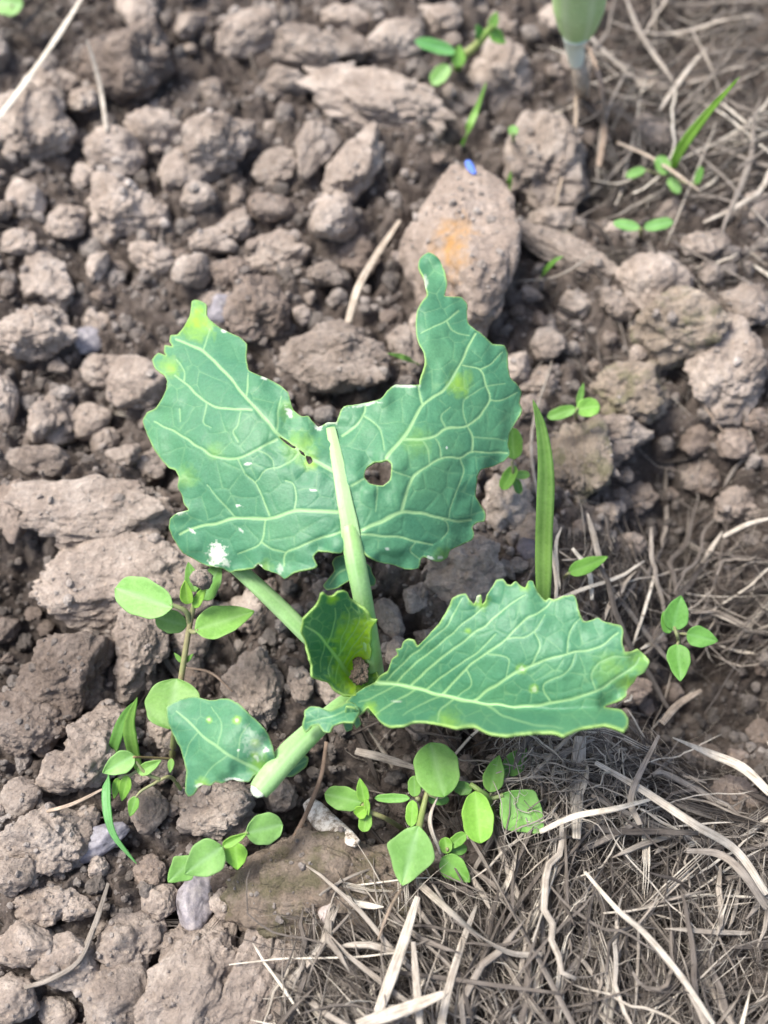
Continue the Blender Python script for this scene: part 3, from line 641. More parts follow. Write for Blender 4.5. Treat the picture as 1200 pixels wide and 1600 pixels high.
def tps(ctrl):
    c = np.asarray(ctrl, float); q = c[:, :2]/100; n = len(c)
    def U(r): return np.where(r > 0, r*r*np.log(r+1e-12), 0)
    K = U(np.hypot(q[:, None, 0]-q[None, :, 0], q[:, None, 1]-q[None, :, 1]))+np.eye(n)*.02
    Pm = np.hstack([np.ones((n, 1)), q]); A = np.block([[K, Pm], [Pm.T, np.zeros((3, 3))]])
    s = np.linalg.solve(A, np.concatenate([c[:, 2], np.zeros(3)]))
    def f(x, y):
        x = np.asarray(x)/100; y = np.asarray(y)/100
        return U(np.hypot(x[..., None]-q[:, 0], y[..., None]-q[:, 1]))@s[:n]+s[n]+s[n+1]*x+s[n+2]*y
    return f
def leaf(name, parent, outline, zf, veins, holes=(), spacing=1.9, mat='cab', cell=24, edge_w=2.4, yellow=(), scars=(), seed=1, label=None, net=.42, pucker=.00022, edge_amt=.75, jag=.5, wave=.0012):
    out = close_smooth(outline, 2.6, jag, seed); hs = [close_smooth(h, 2.2, .35, seed+3) for h in holes]
    lo, hi = out.min(0), out.max(0); r = np.random.default_rng(seed)
    gx, gy = np.meshgrid(np.arange(lo[0], hi[0], spacing), np.arange(lo[1], hi[1], spacing*.87)); gx = gx+spacing*.5*(np.arange(len(gx)) % 2)[:, None]
    q = np.stack([gx.ravel(), gy.ravel()], -1); q += r.uniform(-.12, .12, q.shape)*spacing
    q = q[in_poly(q, out)]
    for h in hs: q = q[~in_poly(q, h)]
    loop = np.vstack([out, out[:1]]); db = seg_dist(q, loop, None, 5)[0]
    for h in hs: db = np.minimum(db, seg_dist(q, np.vstack([h, h[:1]]), None, 5)[0])
    q = q[db > spacing*.6]
    allp = [out]+hs+[q]; edges = []; b = 0
    for l in [out]+hs:
        n = len(l); edges += [(b+i, b+(i+1) % n) for i in range(n)]; b += n
    pts = np.vstack(allp)
    v, e, f, *_ = mgeo.delaunay_2d_cdt([Vector(p) for p in pts], edges, [], 0, 1e-4)
    v = np.array([p[:] for p in v]); f = np.array([t for t in f if len(t) == 3])
    c = v[f].mean(1); ok = in_poly(c, out)
    for h in hs: ok &= ~in_poly(c, h)
    f = f[ok]; used = np.unique(f); mp = np.full(len(v), -1); mp[used] = np.arange(len(used)); v = v[used]; f = mp[f]
    a2 = np.cross(v[f[:, 1]]-v[f[:, 0]], v[f[:, 2]]-v[f[:, 0]]); f[a2 > 0] = f[a2 > 0][:, ::-1]
    # veins
    vein = np.zeros(len(v)); groove = np.zeros(len(v)); dmaj = np.full(len(v), 1e9)
    pj = np.stack([v[:, 0]*.05, v[:, 1]*.05, v[:, 0]*0], -1); vw = v+1.6*np.stack([vnoise(pj, 5), vnoise(pj, 6)], -1)
    for w0, w1, amt, pl in veins:
        pl = smooth_path(np.array(pl, float), 5*len(pl)); w = np.linspace(w0, w1, len(pl)); d, bw = seg_dist(vw, pl, w, 16)
        s = np.clip((bw*.62+.55-d)/(.9+bw*.18), 0, 1); vein = np.maximum(vein, s*amt); groove = np.maximum(groove, np.clip(1-d/(bw+2.5), 0, 1)*amt); dmaj = np.minimum(dmaj, d)
    # reticulate net between them
    seeds = []
    for sx in np.arange(lo[0]-cell, hi[0]+cell, cell):
        for sy in np.arange(lo[1]-cell, hi[1]+cell, cell): seeds.append((sx+r.uniform(0, 1)*cell, sy+r.uniform(0, 1)*cell))
    seeds = np.array(seeds); f1 = np.full(len(v), 1e9); f2 = np.full(len(v), 1e9)
    for s in seeds:
        d = np.hypot(vw[:, 0]-s[0], vw[:, 1]-s[1]); m = d < f1; f2 = np.where(m, f1, np.minimum(f2, d)); f1 = np.where(m, d, f1)
    nd_ = f2-f1; nn = np.clip(1.25-nd_*.55, 0, 1)*net*np.clip(.6+.6*vnoise(pj*.5, 8), .15, 1); nn *= np.clip((dmaj-2)/6, 0, 1)
    vein = np.maximum(vein, nn); groove = np.maximum(groove, .4*np.clip(1-nd_/7, 0, 1))
    db = seg_dist(v, np.vstack([out, out[:1]]))[0]
    for h in hs: db = np.minimum(db, seg_dist(v, np.vstack([h, h[:1]]))[0])
    ew = edge_w*(1+.7*vnoise(pj*.6, 12)); edge = np.clip(1-db/np.maximum(ew, .6), 0, 1)**.8*edge_amt
    yel = np.zeros(len(v)); sc = np.zeros(len(v)); pf = np.stack([v[:, 0]*.14, v[:, 1]*.14, v[:, 0]*0], -1); fz = fbm(pf, 3, 31)
    for x, y, rr, amt in yellow: yel = np.maximum(yel, amt*np.clip(1.15-np.hypot(v[:, 0]-x, v[:, 1]-y)/rr+.25*fz, 0, 1))
    for x, y, ax, ay, rot, amt in scars:
        cr, sr = math.cos(math.radians(rot)), math.sin(math.radians(rot)); dx, dy = v[:, 0]-x, v[:, 1]-y
        dd = np.hypot((dx*cr+dy*sr)/ax, (-dx*sr+dy*cr)/ay)+.35*fbm(pf*2.2, 3, 41); sc = np.maximum(sc, amt*np.clip((1-dd)*2.5, 0, 1))
    z = zf(v[:, 0], v[:, 1]); z = z-pucker*groove+pucker*.5+wave*np.clip(1-db/45, 0, 1)*vnoise(pj*.8, 15)+.0006*vnoise(pj*.25, 19)+.00015*vnoise(pj*.9, 20)
    V = P(v[:, 0], v[:, 1], z)
    o = mesh_obj(name, V, f, M[mat], parent, data=np.stack([vein, edge, yel, sc], -1))
    md = o.modifiers.new('thick', 'SOLIDIFY'); md.thickness = .0005; md.offset = -1
    if label: o['label'] = label
    return o

root = empty('cabbage_plant', ground_px(582, 1105, 0))
tag(root, 'young pest eaten cabbage seedling with bitten blue green leaves rooted in the soil', 'cabbage plant')
big_out = [(512,660),(497,667),(482,650),(470,650),(458,640),(450,613),(433,599),(413,589),(389,579),(385,559),(385,537),(372,525),(349,515),(328,500),(322,491),(322,475),(311,469),(300,470),(296,495),(284,515),(276,523),(266,524),(265,534),(269,541),(257,539),(256,549),(259,555),(247,551),(238,562),(242,576),(256,586),(261,596),(259,610),(251,626),(242,638),(229,645),(223,657),(229,677),(240,701),(254,721),(264,731),(273,734),(279,745),(278,761),(284,773),(287,787),(294,797),(276,802),(266,810),(264,826),(271,842),(284,863),(305,875),(321,883),(345,888),(359,895),(372,891),(396,888),(404,881),(413,890),(433,897),(445,905),(460,895),(490,888),(495,883),(490,870),(497,861),(514,863),(532,865),(541,856),(551,846),(561,853),(573,868),(591,878),(615,883),(635,890),(654,888),(659,873),(665,871),(676,876),(689,878),(699,871),(704,859),(723,851),(738,844),(741,834),(738,824),(745,817),(757,815),(759,804),(752,790),(743,775),(745,761),(746,745),(752,734),(770,729),(787,721),(797,709),(794,694),(797,677),(806,660),(816,642),(812,630),(815,613),(809,601),(797,589),(794,572),(794,552),(787,539),(770,537),(757,525),(733,507),(730,495),(730,475),(721,464),(706,464),(695,462),(699,444),(694,421),(684,402),(669,394),(655,405),(654,417),(662,434),(665,448),(667,461),(659,471),(652,485),(649,508),(652,532),(662,552),(665,569),(659,589),(654,601),(635,601),(618,601),(605,610),(595,623),(568,630),(537,635),(529,650),(525,660)]
big_holes = [[(569,745),(573,731),(583,723),(595,722),(605,719),(611,725),(611,738),(609,750),(598,759),(579,756)],
             [(478,712),(486,714),(489,721),(483,726),(479,720)], [(436,682),(448,688),(456,695),(463,699),(460,701),(450,695),(440,687)], [(467,703),(474,707),(477,713),(470,709)]]
V1, V2, V3 = (5.2, 3.0), (3.4, 2.0), (2.3, 1.3)
big_veins = [(*V1, 1, [(528,738),(505,728),(480,713),(440,684),(414,655),(386,622),(350,580),(316,549),(295,538),(275,530)]),
 (*V2, .9, [(392,640),(362,639),(328,632),(308,616),(288,599),(273,586)]), (*V3, .8, [(386,621),(388,600),(387,583)]), (*V3, .7, [(433,674),(435,643),(441,620)]), (*V3, .7, [(316,549),(327,515)]),
 (*V3, .7, [(288,596),(288,579),(275,562)]), (*V2, .9, [(433,687),(403,701),(372,716),(335,713),(311,699),(281,677),(264,669),(240,660)]), (*V1, 1, [(535,800),(500,798),(463,797),(419,810),(369,810),(335,819),(301,826),(280,835)]),
 (*V3, .85, [(421,804),(409,775),(399,755),(384,741)]), (*V3, .8, [(460,795),(462,775),(458,755),(446,750)]), (*V3, .8, [(416,812),(409,846),(389,858),(372,864)]), (*V3, .8, [(409,846),(430,859),(446,864)]),
 (*V2, .9, [(540,829),(504,839),(470,853),(446,864),(445,885)]), (*V3, .6, [(369,810),(345,782),(322,758)]), (*V3, .7, [(467,707),(443,728),(416,735),(399,755)]), (*V3, .6, [(372,716),(384,741)]),
 (*V3, .6, [(281,640),(283,660),(275,590)][:2]), (*V3, .6, [(372,690),(363,676),(372,664),(376,640)]), (*V3, .55, [(322,632),(318,660),(330,668)]), (*V3, .55, [(403,701),(425,716),(430,735)]),
 (*V1, 1, [(555,832),(595,815),(628,800),(652,802),(682,807),(709,814),(736,812)]), (4.0, 2, .95, [(628,800),(633,778),(638,758),(652,740),(672,726),(692,716),(719,714),(736,706),(763,707),(792,708)]),
 (*V3, .8, [(689,714),(686,697),(679,684)]), (*V2, .85, [(736,706),(738,684),(731,667)]), (5.0, 2.4, 1, [(603,715),(628,687),(645,660),(659,633),(689,613),(709,589),(723,562),(733,539),(743,522)]),
 (3.8, 2, .95, [(632,688),(659,687),(679,680),(696,670),(730,665),(750,650),(765,626),(760,603),(750,579),(723,572)]), (*V3, .8, [(765,626),(787,623),(808,613)]), (*V3, .8, [(750,579),(767,569),(786,550)]),
 (*V2, .9, [(659,633),(655,613),(654,600)]), (*V3, .8, [(716,485),(697,503),(679,510),(657,522)]), (*V3, .7, [(697,503),(709,518),(733,525)]), (*V2, .85, [(535,680),(557,664),(569,647),(571,635)]),
 (*V3, .75, [(569,650),(591,667),(598,684),(601,704)]), (*V2, .9, [(559,834),(595,837),(625,839),(649,846),(676,851)]), (*V3, .7, [(682,807),(696,816),(699,832),(689,843)]), (*V2, .8, [(549,758),(569,748)]),
 (*V3, .6, [(589,760),(590,778),(586,800)]), (*V3, .7, [(719,714),(724,735),(716,760),(704,790),(700,812)]), (*V3, .6, [(612,735),(630,742),(645,748)]), (*V3, .6, [(649,846),(640,860),(655,872)]), (*V3, .55, [(672,726),(668,700),(659,687)]),
 (*V3, .55, [(696,670),(690,650),(705,635)]), (*V3, .5, [(760,603),(790,600)]), (*V3, .5, [(738,684),(765,685),(790,690)]), (*V3, .5, [(730,665),(722,640),(730,620),(760,603)])]
zb = tps([(590,1055,.022),(565,920,.045),(548,840,.052),(530,740,.056),(515,660,.055),(225,660,.043),(268,825,.037),(305,480,.046),(385,640,.056),(400,780,.050),(815,625,.044),(675,400,.052),(700,520,.055),(757,810,.041),(660,720,.056),(445,900,.044),(640,888,.044),(330,880,.036)])
BIGLEAF = leaf('leaf', root, big_out, zb, big_veins, big_holes, spacing=1.8, seed=3, cell=34, net=.26, edge_w=2.2,
     yellow=[(305,500,34,1), (265,575,18,.8), (718,600,22,.8), (470,700,30,.55), (485,722,14,.9), (335,705,16,.3), (290,745,20,.35), (650,690,26,.3), (690,870,16,.5), (415,885,12,.6), (450,640,18,.4)],
     scars=[(338,866,15,20,10,.95), (352,880,8,7,0,.6), (452,645,5,12,-30,.8), (412,590,6,4,10,.8), (350,517,7,3,20,.8), (300,830,8,3,40,.8), (388,725,9,2.2,-12,.8), (372,790,7,2,8,.8), (490,766,6,2,10,.8), (376,828,9,2,45,.6), (280,800,12,5,0,.6), (497,668,8,6,0,.7), (515,660,14,5,0,.6), (630,603,26,4,0,.55), (570,632,26,3,-10,.55), (404,886,6,5,0,.7), (605,858,5,2.5,20,.7), (672,872,6,3,20,.8), (688,871,5,3,0,.8), (698,700,2,2,0,.8), (437,890,6,10,-10,.4), (665,440,4,12,0,.5)],
     label='largest leaf, eaten away to a deep notch with a round hole')
def pz(*a): return P(a[0], a[1], a[2])
def stalk(name, pts, rpx, parent=root, mat='stalk', n=34, sides=14, flat=.8, data=(0, 0, 0, 0), label=None, tone=None):
    p3 = [pz(*a) for a in pts]; s = mpp(p3[len(p3)//2]); o = tube(name, p3, np.array(rpx)*s, M[mat], parent, n=n, sides=sides*2, flat=flat, data=data, tone=tone, stripe=True)
    if label: o['label'] = label
    return o
PET1 = stalk('petiole', [(588,1062,.016),(580,1010,.030),(566,930,.0435),(556,880,.0492),(548,838,.0515),(545,822,.0522)], [15,15,15.5,16.5,15,13])
MID = [(549,842),(545,815),(538,780),(530,735),(522,695),(516.5,668)]
stalk('midrib', [(a, b, float(zb(np.array(a), np.array(b)))-.0001) for a, b in MID], [15,13.5,12,10.5,9,7.5], BIGLEAF, flat=.22, data=(.3, 0, 0, .05))
stalk('petiole', [(362,880,.034),(400,914,.033),(440,952,.029),(480,992,.025),(540,1050,.016)], [12,13,14,14,13], label='bare stalk running under the largest leaf')
PET3 = stalk('petiole', [(572,1082,.016),(540,1098,.022),(500,1132,.027),(455,1175,.029),(415,1222,.029),(404,1236,.029)], [14,15,17,20,19,16], label='stout cut leaf stalk with a corky white end')
def blob(name, px, py, z, rx, ry, rz, mat, parent=None, seed=5, rough=.8, data=(0, 0, 0, 0), base=None):
    Vv, Ff = clod_shape(base or ICO4, seed, ang=.4, rough=rough); p = P(px, py, z); s = mpp(p)
    Vv = Vv*np.array([rx, ry, rz])*s+p
    return mesh_obj(name, Vv, Ff, M[mat], parent, data=np.tile(data, (len(Vv), 1)))
blob('cut_end', 405, 1234, .029, 14, 13, 10, 'stalk', PET3, 61, .5, (0, 0, 0, .9))
b0 = ground_px(584, 1112, -.004)
o = tube('stem', [b0, b0*.5+P(584, 1080, .012)*.5, P(582, 1070, .016), P(580, 1058, .019)], np.array([11, 13, 15, 14])*.000165, M['stalk'], root, n=16, sides=14)
# small lobes on the petioles
lob1 = [(549,868),(540,866),(524,870),(519,880),(522,892),(512,905),(505,915),(510,922),(526,919),(540,911),(549,903)]
leaf('leaflet', PET1, lob1, tps([(549,868,.047),(549,903,.044),(506,916,.036),(520,870,.040)]), [(3, 1.5, .5, [(549,885),(530,895),(515,913)])], cell=18, spacing=1.7, seed=8)
lob2 = [(569,880),(578,885),(582,897),(588,905),(584,915),(573,916),(569,905)]
leaf('leaflet', PET1, lob2, tps([(569,880,.046),(569,905,.044),(588,905,.040),(580,915,.039)]), [], cell=18, spacing=1.7, seed=9)
lob3 = [(462,1185),(472,1180),(482,1184),(480,1196),(470,1205),(457,1214),(446,1213),(448,1200)]
leaf('leaflet', PET3, lob3, tps([(450,1195,.029),(482,1184,.025),(460,1213,.023),(465,1182,.029)]), [(2.5, 1.5, .6, [(452,1204),(480,1188)])], cell=18, spacing=1.7, seed=10)
lob4 = [(475,1120),(476,1110),(486,1104),(500,1105),(514,1110),(530,1103),(545,1096),(556,1100),(562,1112),(552,1128),(535,1128),(520,1135),(515,1145),(505,1143),(497,1133),(487,1135),(477,1145),(472,1135)]
leaf('leaflet', PET3, lob4, tps([(475,1115,.036),(500,1105,.036),(556,1098,.033),(552,1128,.040),(515,1145,.036),(475,1143,.033)]), [(2.5, 1.2, .6, [(555,1105),(520,1118),(480,1130)])], cell=16, spacing=1.7, seed=11)
lob5 = [(540,1105),(556,1108),(562,1122),(564,1132),(557,1139),(552,1130),(550,1140),(541,1143),(537,1134),(538,1120)]
leaf('leaflet', PET3, lob5, tps([(540,1105,.038),(560,1110,.037),(560,1138,.031),(540,1142,.031)]), [(2, 1, .6, [(548,1108),(550,1128)])], cell=16, spacing=1.6, seed=12)
# folded leaf
fold_out = [(585,1066),(594,1056),(605,1050),(612,1030),(621,1024),(618,1015),(627,1012),(630,1003),(638,999),(647,1001),(652,1010),(665,997),(685,975),(700,950),(706,936),(715,930),(727,927),(735,938),(741,944),(745,932),(751,930),(754,944),(759,940),(761,930),(770,915),(776,906),(786,904),(792,912),(798,914),(806,908),(814,915),(820,918),(826,907),(833,908),(838,920),(846,932),(852,938),(858,934),(865,937),(878,932),(895,929),(901,936),(905,955),(912,970),(924,969),(935,965),(942,971),(956,974),(970,977),(974,985),(972,1003),(977,1018),(987,1019),(997,1015),(1008,1024),(1015,1035),(1008,1050),(995,1058),(990,1068),(981,1076),(978,1088),(962,1098),(945,1104),(957,1106),(972,1109),(982,1122),(981,1134),(974,1141),(960,1137),(945,1132),(930,1134),(912,1137),(896,1142),(880,1149),(868,1145),(840,1144),(815,1146),(790,1149),(765,1145),(740,1134),(715,1136),(690,1131),(668,1128),(650,1127),(630,1133),(610,1135),(594,1128),(584,1116),(575,1105),(566,1113),(556,1117),(549,1106),(540,1098),(548,1088),(566,1076)]
mrx = np.array([540, 585, 640, 690, 750, 805, 880, 950, 1020]); mry = np.array([1092, 1066, 1073, 1086, 1098, 1106, 1108, 1104, 1098])
mrz = np.array([.030, .024, .026, .030, .034, .037, .040, .041, .042])
def zfold(x, y):
    ym = np.interp(x, mrx, mry); zm = np.interp(x, mrx, mrz); u = ym-y
    up = np.maximum(u, 0); dn = np.maximum(-u, 0); k = np.interp(x, [540, 620, 760, 900, 1020], [.00020, .00017, .00012, .00010, .00008])
    sm = 4.0; up = np.sqrt(up*up+sm*sm)-sm*.5; dn = np.sqrt(dn*dn+sm*sm)-sm*.5
    return zm+k*up+np.interp(x, [540, 600, 700, 950], [.0001, .00028, .00042, .00040])*dn-.0000003*up**2
fold_veins = [(7.5, 3, 1, [(585,1067),(612,1067),(640,1073),(690,1086),(750,1098),(805,1105)]), (4.5, 1.8, .9, [(805,1105),(860,1099),(930,1080),(985,1045),(1000,1028)]),
 (4, 2, .95, [(740,1096),(790,1060),(830,1040),(885,1022),(930,1012),(965,990)]), (3.4, 1.8, .9, [(690,1086),(728,1045),(760,1020),(790,1000),(820,970),(850,950),(860,938)]), (3.2, 1.6, .9, [(640,1073),(680,1035),(720,1005),(760,975),(790,950),(820,930)]),
 (3, 1.5, .85, [(618,1068),(650,1035),(690,1005),(730,970),(755,950)]), (2.6, 1.4, .8, [(604,1062),(625,1040),(655,1015),(700,975),(722,935)]), (2.8, 1.4, .8, [(760,1100),(830,1085),(900,1065),(960,1040)][:0] or [(665,1079),(700,1050),(750,1015),(775,990)]),
 (2.6, 1.4, .75, [(885,1022),(890,990),(905,965)]), (2.4, 1.3, .7, [(790,1000),(830,990),(850,960)]), (2.4, 1.3, .7, [(830,1040),(845,1010),(835,985)]), (2.4, 1.3, .7, [(860,1099),(850,1070),(885,1050),(900,1022)]), (2.2, 1.2, .65, [(930,1080),(925,1050),(945,1030),(985,1025)]),
 (2.2, 1.2, .65, [(728,1045),(735,1070),(715,1090)]), (2.2, 1.2, .65, [(760,1020),(795,1030),(790,1060)]), (3, 1.4, .7, [(650,1076),(620,1095),(600,1108),(585,1118)]), (3, 1.4, .7, [(710,1091),(690,1108),(685,1128)]), (3, 1.4, .6, [(760,1100),(790,1120),(830,1132),(880,1138)]), (2.5, 1.2, .6, [(620,1070),(585,1088),(560,1098)]), (2.5, 1.2, .6, [(690,1087),(650,1105),(630,1118)])]
leaf('leaf', root, fold_out, zfold, fold_veins, spacing=1.8, seed=21, cell=30, net=.34, yellow=[(750,938,16,.9), (1000,1030,34,.55), (985,1070,20,.8), (955,1045,30,.4), (815,1045,9,.8), (835,1077,9,.8), (730,985,6,.9), (580,1110,14,.8), (700,1130,26,.6), (820,915,10,.6)],
     scars=[(746,935,4,9,0,.5), (985,1078,5,10,30,.5), (835,1077,4,5,0,.4), (815,1045,5,4,0,.4), (620,1096,10,2,0,.4)], label='leaf folded along its midrib like an open trough', edge_w=3.0, edge_amt=.8)
# cupped heart leaf
cup_out = [(540,1086),(526,1079),(514,1066),(500,1061),(489,1057),(488,1050),(488,1040),(482,1020),(477,1000),(471,988),(475,968),(486,956),(497,944),(502,930),(507,927),(513,933),(520,933),(528,926),(538,924),(544,928),(547,937),(555,942),(566,950),(576,960),(579,968),(587,969),(584,976),(580,982),(578,990),(579,1000),(577,1010),(579,1018),(578,1035),(588,1048),(592,1062),(580,1076),(562,1085)]
def zcup(x, y):
    dx, dy = (x-560), (y-1052); d = np.hypot(dx*1.15, dy); d = d*(1-.8*np.clip((x-556)/14, 0, 1)*np.clip((y-1030)/16, 0, 1)); z = .021+.00024*d
    z = z+.000003*np.clip(x-545, 0, 60)**2*np.clip((1040-y)/60, 0, 1)
    return z-.0032*np.exp(-(((x-470)*.62-(y-985)*.78+12)/9)**2*.25)*np.clip((1052-y)/40, 0, 1)
leaf('leaf', root, cup_out, zcup, [(2.5, 6, 1, [(478,980),(495,990),(508,1004),(526,1028),(540,1048),(556,1068)]), (2, 1.3, .8, [(526,1028),(545,1000),(560,975),(562,962)]), (2, 1.2, .8, [(512,1006),(522,980),(523,950)]), (2, 1.2, .8, [(535,1042),(548,1015),(566,990),(574,980)]),
  (1.8, 1, .8, [(541,1045),(550,1028),(570,1012)]), (1.8, 1, .7, [(530,1025),(535,995),(545,965),(540,945)]), (1.8, 1, .7, [(520,1025),(512,1045),(514,1058)]), (1.8, 1, .7, [(530,1036),(524,1055),(524,1068)]), (1.8, 1, .7, [(508,1006),(500,1030),(500,1050)])],
  spacing=1.5, seed=31, cell=15, net=.7, yellow=[(560,1000,44,1), (560,1032,44,1), (548,1062,34,1), (520,935,10,.8), (572,985,30,1)], mat='cabyoung', label='small cupped heart leaf, yellow green inside', edge_w=1.8, pucker=.0003)
# leaf remnant low on the left
low_out = [(260,1105),(270,1098),(284,1092),(303,1088),(328,1094),(345,1092),(357,1092),(373,1099),(392,1117),(414,1139),(423,1156),(427,1170),(430,1186),(420,1197),(408,1207),(396,1212),(389,1222),(376,1221),(364,1218),(346,1224),(337,1222),(328,1228),(318,1226),(310,1231),(303,1242),(294,1245),(289,1235),(291,1206),(287,1188),(282,1171),(271,1149),(262,1128)]
zl = tps([(260,1105,.026),(303,1088,.028),(373,1099,.033),(430,1186,.031),(405,1207,.031),(294,1245,.022),(282,1171,.026),(350,1165,.034)])
leaf('leaf', root, low_out, zl, [(5, 2, .75, [(405,1206),(380,1190),(357,1180),(325,1156),(296,1130),(275,1112)]), (2.4, 1.2, .5, [(372,1186),(376,1150),(390,1130)]), (2.2, 1.2, .45, [(340,1168),(345,1130),(330,1105)]), (2.2, 1.2, .45, [(357,1180),(335,1195),(315,1220)]), (2, 1.2, .4, [(310,1143),(295,1165),(288,1185)])],
  spacing=1.7, seed=41, cell=26, net=.22, yellow=[(326,1124,6,1), (370,1125,8,1), (398,1162,8,.9), (405,1195,20,.7), (315,1225,12,.6), (398,1180,8,.8)], scars=[(370,1125,3.5,3.5,0,.5), (416,1172,6,5,0,.8), (398,1162,4,4,0,.5), (400,1165,26,20,60,.22), (372,1172,2,2,0,.8), (365,1218,16,3.5,0,.7), (312,1228,9,4,0,.5), (395,1150,22,8,50,.2), (326,1124,3,3,0,.4), (400,1183,8,4,60,.5)], label='low leaf remnant with a bitten straight end', edge_w=2.2, edge_amt=.6, pucker=.00012)
# droppings in the heart and a crumb on the weed tip
Vv, Ff = clod_shape(ICO5, 77, ang=.3, rough=2.0); p = P(563, 1050, .0265); s = mpp(p)
tag(mesh_obj('dropping', Vv*np.array([13, 17, 13])*s+p, Ff, M['clod']), 'brown granular caterpillar droppings in the cupped heart leaf', 'droppings').color = (.75, .66, .58, 1)

# ------------------------------------------------------------------ weeds
def weed_leaf(parent, bpx, tpx, wpx, zb=.012, zt=.014, cup=.18, prof='ovate', mat='weed', name='leaf', bend=.0, normal=None, nu=16, nv=8, petiole=True, tint=None, roll=0.0, tip=1.0):
    b = P(bpx[0], bpx[1], zb); t = P(tpx[0], tpx[1], zt); ax = t-b; L = np.linalg.norm(ax); ax /= L; w = wpx*mpp((b+t)/2)
    nrm = np.array(normal if normal is not None else (-.05, -.45, .9)); nrm = nrm/np.linalg.norm(nrm)
    side = np.cross(ax, nrm); side /= np.linalg.norm(side); nrm = np.cross(side, ax)
    if roll: side, nrm = side*math.cos(roll)+nrm*math.sin(roll), nrm*math.cos(roll)-side*math.sin(roll)
    u = np.linspace(0, 1, nu+1); v = np.linspace(-1, 1, nv+1)
    if prof == 'ovate': wd = np.sin(np.pi*u**.72)**.72*(1-.12*u); wd = np.where(u > .8, wd*(1-(u-.8)*.6), wd)
    elif prof == 'round': wd = np.sqrt(np.clip(1-(2*u-1)**2, 0, 1))*(1+.12*(u-.5))
    elif prof == 'diamond': wd = np.clip(np.minimum((u/.42)**.62, ((1-u)/.58)**.72), 0, 1)
    else: wd = np.sqrt(np.clip(1-np.abs(2*u-1)**2.4, 0, 1))
    wd = wd/wd.max()*w*.5
    r = np.random.default_rng(int(bpx[0]*7+bpx[1]*13+tpx[0])); ph = r.uniform(0, 6, 2)
    V = []; D = []
    for i in range(nu+1):
        for j in range(nv+1):
            rag = 1+.035*math.sin(u[i]*17+ph[0]+(j > nv/2)*2)
            off = v[j]*wd[i]*rag
            h = cup*(v[j]**2)*wd[i]*1.1-bend*L*(u[i]-.2)**2+.035*w*math.sin(u[i]*8+v[j]*2+ph[1])*abs(v[j])-.02*w*(1-min(1, abs(v[j])*4))
            V.append(b+ax*L*u[i]+side*off+nrm*h)
            lat = .35*max(0, 1-abs(((u[i]*5-abs(v[j])*1.6) % 1)-.5)*6)*(abs(v[j]) < .85)
            D.append((max(.55*(1-min(1, abs(v[j])*5)), lat*.45), .35*(abs(v[j]) > .95), 0, 0))
    F = [(i*(nv+1)+j, i*(nv+1)+j+1, (i+1)*(nv+1)+j+1, (i+1)*(nv+1)+j) for i in range(nu) for j in range(nv)]
    o = mesh_obj(name, V, np.array(F), M[mat], parent, data=D)
    md = o.modifiers.new('thick', 'SOLIDIFY'); md.thickness = .00028; md.offset = 0
    sb = o.modifiers.new('sub', 'SUBSURF'); sb.levels = 1; sb.render_levels = 1
    t_ = random.uniform(.9, 1.1); tt = tint or (1, 1, 1); o.color = (t_*tt[0], t_*tt[1], t_*tt[2], 1)
    return o
def wstem(parent, pts, r=3.0, mat='weedstem', name='stem', col=(1, 1, 1)):
    p3 = [P(*a) for a in pts]; s = mpp(p3[0]); o = tube(name, p3, np.array([1, .9, .75])*r*s, M[mat], parent, n=max(8, 5*len(pts)), sides=8); o.color = (*col, 1); return o
def weed(name, px, py, lab, cat='weed', grp='weed seedlings'):
    e = empty(name, ground_px(px, py, 0)); return tag(e, lab, cat, grp)
def root_pt(px, py):
    p = ground_px(px, py, -.003); return (px, py, p[2])
LIT = (1.1, 1.05, 1); SHADE_TINT = (.62, .72, .7); PALE = (1.1, 1.05, 1.4)

A = weed('weed_seedling', 272, 1190, 'tall weed seedling with broad rounded leaves left of the cabbage stalk')
wstem(A, [root_pt(268, 1195), (275, 1120, .008), (283, 1060, .016), (295, 985, .024), (304, 940, .030)], 5.2, col=(1.15, 1.0, 1.05))
wstem(A, [(297, 975, .025), (290, 955, .029), (266, 944, .031)], 4.5)
weed_leaf(A, (270, 950), (180, 918), 62, .031, .029, .10, 'round', tint=PALE)
weed_leaf(A, (304, 985), (398, 955), 52, .027, .026, .25, 'ovate', roll=.3)
wstem(A, [(297, 985, .024), (303, 988, .026), (310, 985, .027)], 4)
weed_leaf(A, (292, 978), (243, 964), 38, .022, .020, .1, 'round', tint=SHADE_TINT)
weed_leaf(A, (294, 944), (289, 907), 22, .032, .038, .3, 'ovate', tint=(1.15, 1.1, .7))
weed_leaf(A, (318, 938), (345, 880), 46, .029, .033, .2, 'ovate', tint=SHADE_TINT, roll=.5)
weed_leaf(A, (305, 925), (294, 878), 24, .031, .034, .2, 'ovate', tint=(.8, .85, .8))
weed_leaf(A, (303, 950), (322, 915), 16, .031, .036, .2, 'ovate', tint=(1.1, 1.1, .7))
weed_leaf(A, (276, 1060), (266, 1140), 92, .019, .016, .08, 'round', tint=(1.05, 1, 1.2), roll=-.1)
weed_leaf(A, (285, 1035), (272, 1020), 8, .018, .02, .1); weed_leaf(A, (288, 1035), (302, 1022), 8, .018, .02, .1)
Vv, Ff = clod_shape(ICO4, 78, ang=.5, rough=1.0); p = P(312, 903, .0385); s = mpp(p)
tag(mesh_obj('soil_lump', Vv*np.array([17, 17, 15])*s+p, Ff, M['clod']), 'crumb of soil caught in the tip of the tall weed seedling', 'soil lump').color = (.8, .75, .7, 1)

